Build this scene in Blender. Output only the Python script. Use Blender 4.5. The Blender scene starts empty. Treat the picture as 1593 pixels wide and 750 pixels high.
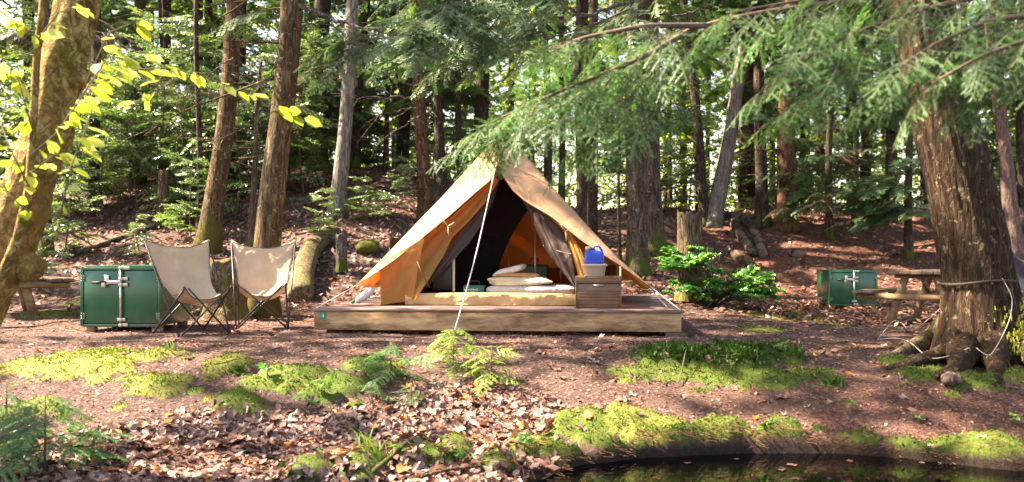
import bpy, math, random
import numpy as np
from mathutils import Vector, Matrix
C = bpy.context.scene.collection
sc = bpy.context.scene
F = 1500.0; CXP = 796.5; HY = 395.0; CZ = 0.8        # focal length in photo pixels, principal column, horizon row, eye height

# ---------------------------------------------------------------- camera, sky, sun, exposure
cd = bpy.data.cameras.new('camera'); cam = bpy.data.objects.new('camera', cd); C.objects.link(cam)
cam.location = (0, 0, CZ); cam.rotation_euler = (math.radians(90), 0, 0)
cd.sensor_width = 36; cd.lens = F/1593*36; cd.shift_y = (HY-375)/1593
cd.clip_start = 0.05; cd.clip_end = 2000
cd.dof.use_dof = True; cd.dof.focus_distance = 10.2; cd.dof.aperture_fstop = 2.4
sc.camera = cam
SUN = Vector((-0.76, 0.10, 0.82)).normalized()        # towards the sun
w = bpy.data.worlds.new('World'); sc.world = w; w.use_nodes = True
nt = w.node_tree
sky = nt.nodes.new('ShaderNodeTexSky'); sky.sky_type = 'NISHITA'; sky.sun_disc = False
sky.sun_elevation = math.asin(SUN.z); sky.sun_rotation = math.atan2(SUN.x, SUN.y)
sky.dust_density = 2.0; sky.air_density = 1.0
nt.links.new(sky.outputs[0], nt.nodes['Background'].inputs[0]); nt.nodes['Background'].inputs[1].default_value = 0.09
sd = bpy.data.lights.new('sun', 'SUN'); sd.energy = 5.0; sd.angle = math.radians(0.55); sd.color = (1, .93, .82)
so = bpy.data.objects.new('sun', sd); C.objects.link(so); so.location = (-10, 5, 20)
so.rotation_euler = SUN.to_track_quat('Z', 'Y').to_euler()
sc.view_settings.view_transform = 'Standard'; sc.view_settings.look = 'None'
sc.view_settings.exposure = 2.85; sc.view_settings.gamma = 1; sc.view_settings.use_curve_mapping = False
sc.view_settings.use_white_balance = True; sc.view_settings.white_balance_temperature = 8200; sc.view_settings.white_balance_tint = 14
sc.cycles.max_bounces = 7; sc.cycles.diffuse_bounces = 4; sc.cycles.transmission_bounces = 5
sc.cycles.transparent_max_bounces = 6; sc.cycles.glossy_bounces = 3
sc.cycles.sample_clamp_indirect = 6; sc.cycles.caustics_reflective = False; sc.cycles.caustics_refractive = False

# ---------------------------------------------------------------- helpers
R = np.random.default_rng(7); random.seed(7)
def W(px, py, d):            # the point that shows at photo pixel (px,py), d metres ahead
    return Vector(((px-CXP)/F*d, d, CZ+(HY-py)/F*d))
def sstep(t): t = np.clip(t, 0, 1); return t*t*(3-2*t)
def _h(ix, iy, iz, s):
    n = (ix*374761393 + iy*668265263 + iz*2147483647 + s*974711) & 0xffffffff
    n = ((n ^ (n >> 13))*1274126177) & 0xffffffff
    return ((n ^ (n >> 16)) & 0xffff)/65535.0
def vn(x, y, z=0.0, s=0):    # value noise, 0..1
    x, y, z = np.broadcast_arrays(np.asarray(x, float), np.asarray(y, float), np.asarray(z, float))
    ix, iy, iz = np.floor(x).astype(np.int64), np.floor(y).astype(np.int64), np.floor(z).astype(np.int64)
    fx, fy, fz = x-ix, y-iy, z-iz
    fx, fy, fz = fx*fx*(3-2*fx), fy*fy*(3-2*fy), fz*fz*(3-2*fz)
    r = 0
    for a in (0, 1):
        for b in (0, 1):
            for c in (0, 1):
                wt = (fx if a else 1-fx)*(fy if b else 1-fy)*(fz if c else 1-fz)
                r = r + wt*_h(ix+a, iy+b, iz+c, s)
    return r
def fbm(x, y, z=0.0, s=0, o=3):
    r = 0; a = .5; t = 0
    for k in range(o):
        r = r+a*vn(np.asarray(x)*2**k, np.asarray(y)*2**k, np.asarray(z)*2**k, s+k); t += a; a *= .5
    return r/t

SHX = [-9, -3, -1.2, -.5, .0, .2, .41, .83, 1.48, 2.11, 2.47, 2.72, 3.05, 4.2, 9]
SHY = [4.6, 4.7, 4.8, 5.0, 5.3, 5.57, 5.91, 6.15, 6.29, 6.29, 6.15, 5.96, 5.74, 5.3, 5.0]
WATER = -0.50
MOSS = []                    # (x, y, rx, ry, height, hue)
def shore(x): return np.interp(x, SHX, SHY)+.05*(fbm(x*5, 3.3, 0, 4)-.5)
def gbase(x, y):
    x = np.asarray(x, float); y = np.asarray(y, float)
    s = np.clip(8.2-y, 0, 1.9)
    z = -(.06*s+.085*s*s)-.05*np.clip(6.3-y, 0, 3)
    z = z-.2*sstep((x-2.6)/2.2)*sstep((y-10.0)/3.0)
    H = 1.95+.95*sstep((-x-.2)/2.2)-.5*sstep((-x-7)/6)
    y0 = 13.3+4.6*sstep((x-2.4)/2.4); t = np.clip((y-y0)/(24.0+1.5*sstep((x-2.4)/2.4)-y0), 0, 1)
    z = z+(H+.2*sstep((x-2.6)/2.2))*(.45*t+.55*sstep(t))
    z = z-.06*np.clip(y-25, 0, 60)*.5
    hill = sstep((y-13)/3)
    z = z+(.035+.30*hill)*(fbm(x*.9, y*.9, 0, 1)-.5)*sstep((y-4)/2)+.05*(fbm(x*3.1, y*3.1, 0, 2)-.5)
    sh = shore(x)
    z = z+(-.9-z)*sstep((sh-y)/.10+.2)*(y < sh+.1)
    z = np.where(y < -1, z+np.minimum((-1-y)*.5, 1.6), z)
    return z
def mossf(x, y):
    x = np.asarray(x, float); y = np.asarray(y, float)
    m = np.zeros(np.broadcast(x, y).shape); hgt = m.copy(); hue = m+.4
    n = fbm(x*4.5, y*4.5, 0, 9)-.5+.45*(fbm(x*17, y*17, 0, 10)-.5)
    for (a, b, rx, ry, h, u) in MOSS:
        q = np.sqrt(((x-a)/rx)**2+((y-b)/ry)**2)
        v = np.clip((1-q)*1.9+n*2.3, 0, 1)
        up = v > m; m = np.where(up, v, m); hgt = np.where(up, h, hgt); hue = np.where(up, u, hue)
    m = m*sstep((y-shore(x)+.01)/.05)
    return m, hgt, hue
def gh(x, y):
    z = gbase(x, y)
    m, h, u = mossf(x, y)
    cush = .45+.55*np.sqrt(np.clip(1-(2*np.abs(vn(np.asarray(x)*7, np.asarray(y)*7, 0, 21)-.5))**1.2, 0, 1))
    return z+h*sstep(m)*cush
def G(px, py, fn=None):      # where the ray through a pixel meets the ground
    fn = fn or gbase
    t = np.arange(3.5, 60, .02)
    X = (px-CXP)/F*t; Z = CZ+(HY-py)/F*t
    hit = np.nonzero(Z < fn(X, t))[0]
    i = hit[0] if len(hit) else -1
    return Vector((float(X[i]), float(t[i]), float(fn(X[i], t[i]))))
for (px, py, rx, ry, h, u) in [
    (120, 575, 150, 26, .04, .95), (235, 560, 60, 12, .05, .9), (250, 600, 55, 22, .045, .75), (60, 640, 60, 18, .03, .6),
    (350, 573, 48, 14, .05, .75), (375, 625, 45, 20, .05, .45), (440, 595, 70, 24, .06, .5), (520, 612, 55, 28, .06, .35),
    (585, 572, 50, 14, .04, .5), (20, 700, 55, 35, .05, .4), (10, 665, 40, 14, .05, .7),
    (475, 738, 40, 26, .07, .35), (560, 735, 36, 26, .07, .35), (640, 722, 36, 26, .07, .4), (700, 715, 34, 20, .07, .35), (770, 722, 40, 18, .05, .35),
    (1060, 562, 90, 15, .07, .08), (1180, 558, 110, 15, .07, .08), (1040, 585, 90, 16, .04, .4), (1180, 592, 100, 20, .04, .4), (1250, 585, 60, 14, .03, .3),
    (900, 686, 66, 26, .08, .5), (1000, 678, 78, 32, .09, .75), (1055, 690, 56, 24, .09, .35), (1130, 682, 70, 32, .08, .5), (1210, 680, 62, 27, .07, .35),
    (1250, 700, 60, 14, .06, .3), (1400, 702, 50, 12, .06, .35), (870, 712, 40, 14, .06, .4), (960, 704, 60, 12, .06, .3), (1110, 702, 80, 12, .06, .25), (1290, 692, 44, 17, .06, .3), (1345, 692, 46, 19, .06, .35), (1420, 702, 34, 10, .05, .3), (1540, 705, 75, 24, .09, .5), (1470, 700, 16, 10, .05, .5), (830, 700, 50, 18, .05, .85),
    (1440, 588, 60, 18, .05, .4), (1510, 600, 70, 16, .06, .4), (1575, 590, 35, 16, .06, .5), (1395, 565, 40, 10, .04, .4),
    (1170, 488, 70, 7, .015, .75), (1265, 500, 40, 5, .015, .7), (120, 470, 30, 8, .02, .8), (60, 492, 50, 5, .01, .8), (1190, 512, 36, 4, .01, .7),
    (1590, 560, 30, 50, .03, .6)]:
    c = G(px, py); f1 = G(px, py-ry); f2 = G(px, py+ry)
    MOSS.append((c.x, c.y, rx*c.y/F, max(abs(f1.y-f2.y)/2, .05)*1.05, h*1.3, u*.85))

_r = np.random.default_rng(12)
for (a, b, rx, ry, h, u) in list(MOSS):
    for _ in range(2):
        q = _r.uniform(0, 6.28); s = _r.uniform(.16, .34)
        MOSS.append((a+math.cos(q)*rx*_r.uniform(.9, 1.3), b+math.sin(q)*ry*_r.uniform(.9, 1.4), rx*s, max(ry*s, .05), h*.4, min(1, max(.05, u+_r.normal(0, .15)))))

class MB:
    """collects geometry in world coordinates, links it as one mesh object"""
    def __init__(s): s.v = []; s.q = []; s.t = []; s.qm = []; s.tm = []; s.a = []; s.n = 0
    def add(s, v, q=None, t=None, m=0, var=0.5):
        v = np.asarray(v, float).reshape(-1, 3)
        if q is not None and len(q): q = np.asarray(q, int).reshape(-1, 4)+s.n; s.q.append(q); s.qm.append(np.full(len(q), m))
        if t is not None and len(t): t = np.asarray(t, int).reshape(-1, 3)+s.n; s.t.append(t); s.tm.append(np.full(len(t), m))
        s.v.append(v); s.a.append(np.broadcast_to(np.asarray(var, float), (len(v),)).copy()); s.n += len(v)
        return s
    def tube(s, pts, rad, k=8, m=0, var=.5, cap=True, amp=0, fr=3.0, seed=0, fz=None):
        P = np.array([tuple(p) for p in pts], float); n = len(P)
        rad = np.broadcast_to(np.asarray(rad, float), (n,))
        T = np.gradient(P, axis=0); T /= np.linalg.norm(T, axis=1)[:, None]+1e-9
        ref = np.array([0, 0, 1.]) if abs(T[0][2]) < .8 else np.array([1., 0, 0])
        U = np.empty_like(P); u = np.cross(T[0], ref); u /= np.linalg.norm(u)
        for i in range(n):
            u = u-T[i]*np.dot(u, T[i]); u /= np.linalg.norm(u)+1e-9; U[i] = u
        V = np.cross(T, U)
        th = np.arange(k)*2*np.pi/k; c, si = np.cos(th), np.sin(th)
        rr = np.repeat(rad[:, None], k, 1)
        if amp:
            L = np.concatenate([[0], np.cumsum(np.linalg.norm(np.diff(P, axis=0), axis=1))])[:, None]
            rr = rr*(1+amp*2*(fbm(c[None]*fr+9, si[None]*fr+9, L*(fz or fr*.5), seed, 4)-.5))
        v = P[:, None]+rr[..., None]*(U[:, None]*c[None, :, None]+V[:, None]*si[None, :, None])
        i = np.arange(n-1)[:, None]; j = np.arange(k)[None]; j2 = (j+1) % k
        q = np.stack([i*k+j, i*k+j2, (i+1)*k+j2, (i+1)*k+j], -1).reshape(-1, 4)
        vv = v.reshape(-1, 3); t = None
        if cap:
            vv = np.vstack([vv, P[0], P[-1]]); j = np.arange(k); j2 = (j+1) % k
            t = np.vstack([np.stack([j2, j, np.full(k, n*k)], -1), np.stack([(n-1)*k+j, (n-1)*k+j2, np.full(k, n*k+1)], -1)])
        return s.add(vv, q, t, m, var)
    def box(s, c, size, M=None, m=0, var=.5):
        c = Vector(c); h = [x/2 for x in size]; M = M or Matrix.Identity(3)
        vs = [c+M @ Vector((a*h[0], b*h[1], e*h[2])) for a in (-1, 1) for b in (-1, 1) for e in (-1, 1)]
        q = [(0, 1, 3, 2), (4, 6, 7, 5), (0, 4, 5, 1), (2, 3, 7, 6), (0, 2, 6, 4), (1, 5, 7, 3)]
        return s.add([tuple(x) for x in vs], q, None, m, var)
    def grid(s, P, m=0, var=.5):
        P = np.asarray(P, float); a, b = P.shape[:2]
        i = np.arange(a-1)[:, None]; j = np.arange(b-1)[None]
        q = np.stack([i*b+j, i*b+j+1, (i+1)*b+j+1, (i+1)*b+j], -1).reshape(-1, 4)
        return s.add(P.reshape(-1, 3), q, None, m, var)
    def inst(s, tv, tq, tt, M, m=0, var=.5):      # a template placed by many 4x4 matrices
        tv = np.asarray(tv, float); N = len(M); K = len(tv)
        if not N: return s
        v = np.einsum('nij,kj->nki', M[:, :3, :3], tv)+M[:, None, :3, 3]
        off = (np.arange(N)*K)[:, None, None]
        q = (np.asarray(tq)[None]+off).reshape(-1, 4) if tq is not None else None
        t = (np.asarray(tt)[None]+off).reshape(-1, 3) if tt is not None else None
        return s.add(v.reshape(-1, 3), q, t, m, np.repeat(np.broadcast_to(var, (N,)), K))
    def join(s, o, M=None, dv=0):
        off = s.n
        for v, a in zip(o.v, o.a):
            if M is not None: v = v @ M[:3, :3].T+M[:3, 3]
            s.v.append(v); s.a.append(a+dv); s.n += len(v)
        for q, m in zip(o.q, o.qm): s.q.append(q+off); s.qm.append(m)
        for t, m in zip(o.t, o.tm): s.t.append(t+off); s.tm.append(m)
        return s
    def mesh(s, name, mats, origin=(0, 0, 0), smooth=True):
        me = bpy.data.meshes.new(name)
        v = np.concatenate(s.v)-np.asarray(tuple(origin)); a = np.concatenate(s.a)
        q = np.concatenate(s.q) if s.q else np.zeros((0, 4), int); t = np.concatenate(s.t) if s.t else np.zeros((0, 3), int)
        mi = np.concatenate(s.qm+s.tm) if (s.qm or s.tm) else np.zeros(0, int)
        me.vertices.add(len(v)); me.vertices.foreach_set('co', v.astype(np.float32).ravel())
        me.loops.add(q.size+t.size); me.loops.foreach_set('vertex_index', np.concatenate([q.ravel(), t.ravel()]).astype(np.int32))
        me.polygons.add(len(q)+len(t))
        me.polygons.foreach_set('loop_start', np.concatenate([np.arange(len(q))*4, q.size+np.arange(len(t))*3]).astype(np.int32))
        me.polygons.foreach_set('material_index', mi.astype(np.int32))
        me.polygons.foreach_set('use_smooth', np.full(len(mi), bool(smooth)))
        at = me.attributes.new('var', 'FLOAT', 'POINT'); at.data.foreach_set('value', a.astype(np.float32))
        me.update(calc_edges=True)
        for m in (mats if isinstance(mats, (list, tuple)) else [mats]): me.materials.append(m)
        return me
    def build(s, name, mats, parent=None, origin=None, smooth=True, bevel=0, solid=0, sub=0):
        if origin is None: origin = parent.matrix_world.translation if parent and parent.get('_w') else (0, 0, 0)
        o = bpy.data.objects.new(name, s.mesh(name, mats, origin, smooth)); C.objects.link(o)
        if parent: o.parent = parent
        if solid: md = o.modifiers.new('solid', 'SOLIDIFY'); md.thickness = solid; md.offset = 0
        if sub: md = o.modifiers.new('sub', 'SUBSURF'); md.levels = sub; md.render_levels = sub
        if bevel: md = o.modifiers.new('bevel', 'BEVEL'); md.width = bevel; md.segments = 2; md.limit_method = 'ANGLE'
        return o

def tag(o, label=None, cat=None, group=None, kind=None):
    if label: o['label'] = label
    if cat: o['category'] = cat
    if group: o['group'] = group
    if kind: o['kind'] = kind
    return o
ORG = {}
def root(name, loc, label, cat, group=None, rz=0):
    o = bpy.data.objects.new(name, None); C.objects.link(o); o.location = loc; o.rotation_euler = (0, 0, rz)
    o.empty_display_size = .2
    ORG[o] = Vector(loc)
    return tag(o, label, cat, group)
def part(mb, name, mats, rt, **k):       # geometry given in world coordinates under an unrotated root
    return mb.build(name, mats, rt, origin=rt.location, **k)
def copy_tree(o, parent=None):
    c = o.copy(); C.objects.link(c); c.parent = parent
    for ch in list(o.children): copy_tree(ch, c)
    return c

# ---------------------------------------------------------------- materials
def nm(name):
    m = bpy.data.materials.new(name); m.use_nodes = True; t = m.node_tree
    for n in list(t.nodes): t.nodes.remove(n)
    out = t.nodes.new('ShaderNodeOutputMaterial')
    return m, t, out
def N(t, kind, **k):
    n = t.nodes.new('ShaderNode'+kind)
    for a, b in k.items():
        if a[0] == 'i' and a[1:].isdigit(): n.inputs[int(a[1:])].default_value = b
        else: setattr(n, a, b)
    return n
def ramp(t, src, stops, mode='LINEAR'):
    r = t.nodes.new('ShaderNodeValToRGB'); r.color_ramp.interpolation = mode
    e = r.color_ramp.elements
    while len(e) < len(stops): e.new(.5)
    for i, (p, c) in enumerate(stops):
        e[i].position = p; e[i].color = (*c, 1) if len(c) == 3 else c
    t.links.new(src, r.inputs[0]); return r.outputs[0]
def noise(t, vec, scale, detail=4, rough=.6, dist=0):
    n = N(t, 'TexNoise'); n.inputs['Scale'].default_value = scale; n.inputs['Detail'].default_value = detail
    n.inputs['Roughness'].default_value = rough; n.inputs['Distortion'].default_value = dist
    if vec is not None: t.links.new(vec, n.inputs['Vector'])
    return n.outputs['Fac']
def coords(t, scale=(1, 1, 1)):
    tc = N(t, 'TexCoord'); mp = N(t, 'Mapping'); mp.inputs['Scale'].default_value = scale
    t.links.new(tc.outputs['Object'], mp.inputs[0]); return mp.outputs[0]
def mix(t, f, a, b, bt='MIX'):
    m = N(t, 'MixRGB', blend_type=bt)
    for i, x in enumerate((f, a, b)):
        if isinstance(x, (int, float)): m.inputs[i].default_value = x
        elif isinstance(x, tuple): m.inputs[i].default_value = (*x, 1)
        else: t.links.new(x, m.inputs[i])
    return m.outputs[0]
def math_(t, op, a, b=0.0, clamp=False):
    m = N(t, 'Math', operation=op, use_clamp=clamp)
    for i, x in enumerate((a, b)):
        if isinstance(x, (int, float)): m.inputs[i].default_value = x
        else: t.links.new(x, m.inputs[i])
    return m.outputs[0]
def bsdf(t, out, col, rough=.8, metal=0, spec=.4, bump=None, bstr=.4, bdist=.02):
    b = N(t, 'BsdfPrincipled')
    for nm_, x in (('Base Color', col), ('Roughness', rough), ('Metallic', metal), ('Specular IOR Level', spec)):
        if isinstance(x, (int, float)): b.inputs[nm_].default_value = x
        elif isinstance(x, tuple): b.inputs[nm_].default_value = (*x, 1)
        else: t.links.new(x, b.inputs[nm_])
    if bump is not None:
        bp = N(t, 'Bump'); bp.inputs['Strength'].default_value = bstr; bp.inputs['Distance'].default_value = bdist
        t.links.new(bump, bp.inputs['Height']); t.links.new(bp.outputs[0], b.inputs['Normal'])
    t.links.new(b.outputs[0], out.inputs[0]); return b
def leafmat(name, stops, trans=.4, gloss=.06, rough=.35, tint=(1.0, 1.0, .55)):
    m, t, out = nm(name)
    a = N(t, 'Attribute', attribute_name='var')
    oi = N(t, 'ObjectInfo')
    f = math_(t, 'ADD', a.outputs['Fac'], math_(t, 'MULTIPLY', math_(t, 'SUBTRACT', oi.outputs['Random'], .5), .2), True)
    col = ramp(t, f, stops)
    d = N(t, 'BsdfDiffuse'); t.links.new(col, d.inputs[0])
    tr = N(t, 'BsdfTranslucent'); t.links.new(mix(t, 1.0, col, (min(1, tint[0]*1.0), tint[1], tint[2]), 'MULTIPLY'), tr.inputs[0])
    g = N(t, 'BsdfGlossy'); g.inputs['Roughness'].default_value = rough
    m1 = N(t, 'MixShader', i0=trans); t.links.new(d.outputs[0], m1.inputs[1]); t.links.new(tr.outputs[0], m1.inputs[2])
    m2 = N(t, 'MixShader', i0=gloss); t.links.new(m1.outputs[0], m2.inputs[1]); t.links.new(g.outputs[0], m2.inputs[2])
    t.links.new(m2.outputs[0], out.inputs[0]); return m
def barkmat(name, dark, light, moss=0.0, mosscol=(.10, .11, .02), sc_=1.0, spot=None, mh=0.0, bstr=.9, lich=None, st=1.7):
    m, t, out = nm(name)
    v = coords(t, (9*sc_, 9*sc_, st*sc_)); v2 = coords(t, (1, 1, .6))
    n1 = noise(t, v, 2.2, 8, .65, .4); n2 = noise(t, v2, 3.0, 3)
    rd = math_(t, 'ABSOLUTE', math_(t, 'SUBTRACT', noise(t, coords(t, (7*sc_, 7*sc_, st*.65*sc_)), 3.2, 7, .6, .8), .5))
    crack = math_(t, 'MULTIPLY', rd, 7.0, True)
    col = ramp(t, n1, [(.34, dark), (.52, tuple((a+b)/2 for a, b in zip(dark, light))), (.68, light)])
    col = mix(t, ramp(t, crack, [(0, (.85,)*3), (.45, (0, 0, 0))]), col, tuple(x*.45 for x in dark))
    if lich:
        col = mix(t, ramp(t, noise(t, coords(t), 14, 4), [(.60, (0, 0, 0)), (.66, (.7, .7, .7))]), col, lich)
    if spot:
        col = mix(t, ramp(t, n2, [(.45, (0, 0, 0)), (.6, (.8, .8, .8))]), col, spot)
    if moss or mh:
        s = N(t, 'SeparateXYZ'); t.links.new(coords(t), s.inputs[0])
        low = math_(t, 'MULTIPLY', math_(t, 'SUBTRACT', mh or .01, s.outputs[2]), 1.2/(mh or .01), True)
        f = math_(t, 'ADD', noise(t, coords(t, (1, 1, .45)), 5, 5, .7), math_(t, 'ADD', math_(t, 'MULTIPLY', low, .22 if mh else 0.0), (moss-.5)*.5))
        col = mix(t, ramp(t, f, [(.52, (0, 0, 0)), (.62, (.9, .9, .9))]), col, mosscol)
    hgt = mix(t, .5, n1, crack)
    bsdf(t, out, col, .9, 0, .15, hgt, bstr, .03)
    return m
def cloth(name, c, c2=None, trans=None, amt=.35, rough=.9, scale=6, tcol=None):
    m, t, out = nm(name)
    v = coords(t)
    n = noise(t, v, scale, 5, .65)
    col = ramp(t, n, [(.3, c2 or tuple(x*.8 for x in c)), (.7, c)])
    wv = noise(t, coords(t, (1, 1, 1)), 2.5, 3, .5, 1.0)
    b = bsdf(t, out, col, rough, 0, .2, wv, .8, .08)
    if trans:
        tr = N(t, 'BsdfTranslucent'); tr.inputs[0].default_value = (*trans, 1)
        ms = N(t, 'MixShader', i0=amt); t.links.new(b.outputs[0], ms.inputs[1]); t.links.new(tr.outputs[0], ms.inputs[2])
        t.links.new(ms.outputs[0], out.inputs[0])
    return m
def plain(name, c, rough=.5, metal=0, spec=.5, var=.12, scale=5, bstr=.1):
    m, t, out = nm(name)
    n = noise(t, coords(t), scale, 6, .7)
    bsdf(t, out, ramp(t, n, [(.3, tuple(x*(1-var) for x in c)), (.7, tuple(min(1, x*(1+var)) for x in c))]), rough, metal, spec, n, bstr, .01)
    return m
def woodmat(name, a, b, stain=None, axis=(1, 14, 14), scale=3, rough=.8, knots=False):
    m, t, out = nm(name)
    v = coords(t, axis)
    n = noise(t, v, scale, 6, .7, .6)
    col = ramp(t, n, [(.25, a), (.75, b)])
    if stain:
        col = mix(t, ramp(t, noise(t, coords(t, (.7, .7, 3.5)), 2.0, 7, .72), [(.42, (0, 0, 0)), (.60, (.85, .85, .85))]), col, stain)
    bsdf(t, out, col, rough, 0, .3, n, .4, .01)
    return m

M = {}
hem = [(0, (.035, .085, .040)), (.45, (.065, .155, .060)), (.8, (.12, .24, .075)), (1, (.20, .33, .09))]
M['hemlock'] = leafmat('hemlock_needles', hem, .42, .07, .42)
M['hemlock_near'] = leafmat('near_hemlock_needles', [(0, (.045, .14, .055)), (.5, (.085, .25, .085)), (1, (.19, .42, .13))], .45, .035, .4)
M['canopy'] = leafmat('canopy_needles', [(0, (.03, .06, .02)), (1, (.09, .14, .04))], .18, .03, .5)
M['beech'] = leafmat('beech_leaves', [(0, (.07, .16, .05)), (.6, (.15, .29, .08)), (1, (.30, .42, .10))], .5, .26, .30)
M['yellow_leaf'] = leafmat('yellow_birch_leaves', [(0, (.26, .38, .05)), (.5, (.42, .52, .08)), (1, (.72, .70, .22))], .5, .06, .35)
M['maple'] = leafmat('maple_leaves', [(0, (.04, .16, .035)), (.6, (.09, .30, .055)), (1, (.22, .45, .07))], .42, .07, .3)
M['far_leaf'] = leafmat('far_leaves', [(0, (.09, .17, .04)), (.5, (.26, .38, .07)), (1, (.52, .56, .12))], .66, .05, .4)
M['grass'] = leafmat('grass_blades', [(0, (.10, .22, .04)), (1, (.35, .50, .08))], .4, .05, .4)
M['moss'] = leafmat('moss_fuzz', [(0, (.025, .075, .012)), (.35, (.07, .14, .015)), (.7, (.20, .25, .03)), (1, (.42, .40, .08))], .3, .02, .5)
M['litter'] = leafmat('fallen_leaves', [(0, (.030, .014, .010)), (.25, (.09, .045, .034)), (.5, (.19, .11, .092)), (.72, (.29, .18, .145)), (.84, (.38, .28, .25)), (.92, (.40, .13, .035)), (1, (.46, .19, .05))], .15, .045, .38, (1, .8, .5))
M['needle_litter'] = leafmat('fallen_needles', [(0, (.10, .045, .02)), (.5, (.24, .11, .05)), (1, (.40, .22, .11))], .1, .04, .5, (1, .8, .5))
bk = barkmat
M['bark_dark'] = bk('bark_dark', (.035, .026, .022), (.14, .10, .08), .25, lich=(.2, .2, .17), mh=.8, mosscol=(.07, .10, .015))
M['bark_grey'] = bk('bark_grey', (.07, .055, .05), (.24, .20, .18), .3, mh=.8, lich=(.34, .35, .30), mosscol=(.07, .10, .015))
M['bark_brown'] = bk('bark_brown', (.045, .033, .026), (.20, .15, .115), .28, mh=.8, lich=(.27, .26, .22), mosscol=(.07, .10, .015))
M['bark_red'] = bk('bark_red', (.07, .032, .02), (.26, .14, .09), .2, mh=.5, lich=(.3, .22, .16))
M['bark_pink'] = bk('bark_pink', (.14, .085, .075), (.40, .29, .26), .0, sc_=1.3)
M['bark_pale'] = bk('bark_pale', (.16, .14, .125), (.42, .39, .35), .2, mh=.3, sc_=.8)
M['bark_mossy'] = bk('bark_mossy', (.05, .033, .02), (.24, .155, .09), .38, mh=1.2, mosscol=(.10, .09, .02), lich=(.3, .28, .2))
M['bark_big'] = bk('bark_big', (.022, .014, .009), (.115, .072, .042), .12, mh=.6, mosscol=(.12, .17, .02), lich=(.25, .21, .13), sc_=1.25, bstr=.8)
M['bark_birch'] = bk('bark_yellow_birch', (.15, .08, .022), (.64, .49, .20), .40, spot=(.30, .17, .055), mosscol=(.13, .125, .02), sc_=.8, bstr=1, st=7, lich=(.62, .52, .30))
M['twig'] = plain('twig_bark', (.12, .085, .065), .9, 0, .2, .4, 20)
M['rotten'] = bk('rotten_wood', (.05, .035, .025), (.28, .19, .13), .35, mh=.5, sc_=.8, mosscol=(.10, .13, .02))
M['rotten_log'] = bk('rotten_log', (.05, .035, .025), (.30, .20, .14), .15, sc_=.8, st=7)
M['char'] = bk('weathered_log', (.025, .022, .022), (.13, .11, .10), .1, spot=(.28, .19, .15), sc_=.6, st=6)
M['mosslog'] = bk('mossy_log', (.09, .065, .035), (.34, .27, .17), .45, mosscol=(.13, .15, .025), sc_=.7, st=6)
# ---------------------------------------------------------------- ground, water
def ground():
    gx = list(np.arange(0, 4.2, .045)); s = .045
    while gx[-1] < 14: s = min(s*1.06, .14); gx.append(gx[-1]+s)
    while gx[-1] < 600: s *= 1.25; gx.append(gx[-1]+s)
    X = np.array([-a for a in gx[:0:-1]]+gx)
    ys = list(np.arange(4.6, 9, .034)); s = .034
    while ys[-1] < 27: s = min(s*1.03, .11); ys.append(ys[-1]+s)
    while ys[-1] < 700: s *= 1.22; ys.append(ys[-1]+s)
    lo = [4.6]; s = .1
    while lo[-1] > -400: s *= 1.25; lo.append(lo[-1]-s)
    Y = np.array(lo[:0:-1]+ys)
    xx, yy = np.meshgrid(X, Y); z = gh(xx, yy)
    near = (yy > 4.6) & (yy < 14)
    z = z+np.where(near, .022*(fbm(xx*14, yy*14, 0, 31, 3)-.5), 0)
    mb = MB(); mb.grid(np.stack([xx, yy, z], -1))
    m, h, u = mossf(xx, yy)
    mat, t, out = nm('forest_floor')
    v = coords(t); f4 = noise(t, v, 9, 6, .8); am = N(t, 'Attribute', attribute_name='moss'); ah = N(t, 'Attribute', attribute_name='hue'); az = N(t, 'Attribute', attribute_name='red')
    f1 = noise(t, v, 38, 8, .75); f2 = noise(t, v, 130, 4, .7); f3 = noise(t, v, 2.2, 4, .6)
    soil = ramp(t, f1, [(.36, (.030, .016, .014)), (.5, (.10, .056, .047)), (.6, (.22, .14, .12)), (.68, (.40, .30, .27))])
    red = ramp(t, f1, [(.36, (.04, .018, .012)), (.52, (.17, .066, .042)), (.66, (.38, .20, .14))])
    c = mix(t, az.outputs['Fac'], soil, red)
    c = mix(t, .55, c, ramp(t, f2, [(.3, (.35,)*3), (.6, (1, 1, 1))]), 'MULTIPLY')
    c = mix(t, ramp(t, f3, [(.45, (0, 0, 0)), (.62, (.45,)*3)]), c, (.09, .058, .05))
    mc = ramp(t, ah.outputs['Fac'], [(0, (.035, .075, .015)), (.4, (.10, .15, .02)), (1, (.30, .27, .07))])
    mc = mix(t, .7, mc, ramp(t, f2, [(.3, (.3,)*3), (.65, (1, 1, 1))]), 'MULTIPLY')
    mm = ramp(t, math_(t, 'ADD', am.outputs['Fac'], math_(t, 'MULTIPLY', math_(t, 'SUBTRACT', f1, .5), .8)), [(.3, (0, 0, 0)), (.5, (1, 1, 1))])
    c = mix(t, mm, c, mc)
    sx = N(t, 'SeparateXYZ'); t.links.new(v, sx.inputs[0]); wet_shade = ramp(t, math_(t, 'ADD', math_(t, 'MULTIPLY', sx.outputs[2], 1.0), 1.0), [(.54, (.9,)*3), (.59, (0, 0, 0))])
    c = mix(t, wet_shade, c, (.018, .011, .008))  # wet mud tone that also paints in the shade of the undercut edge
    bsdf(t, out, c, .85, 0, .25, f1, .9, .03)
    o = mb.build('forest_floor', mat)
    for nme, arr in (('moss', m), ('hue', u), ('red', np.clip(sstep((xx-.5)/5)*sstep((yy-12)/5)+.55*sstep((xx-.6)/1.5)*sstep((8-yy)/1.5), 0, 1))):
        at = o.data.attributes.new(nme, 'FLOAT', 'POINT'); at.data.foreach_set('value', arr.astype(np.float32).ravel())
    tag(o, 'brown forest floor rising to a low wooded hill', None, None, 'structure')
ground()
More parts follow.
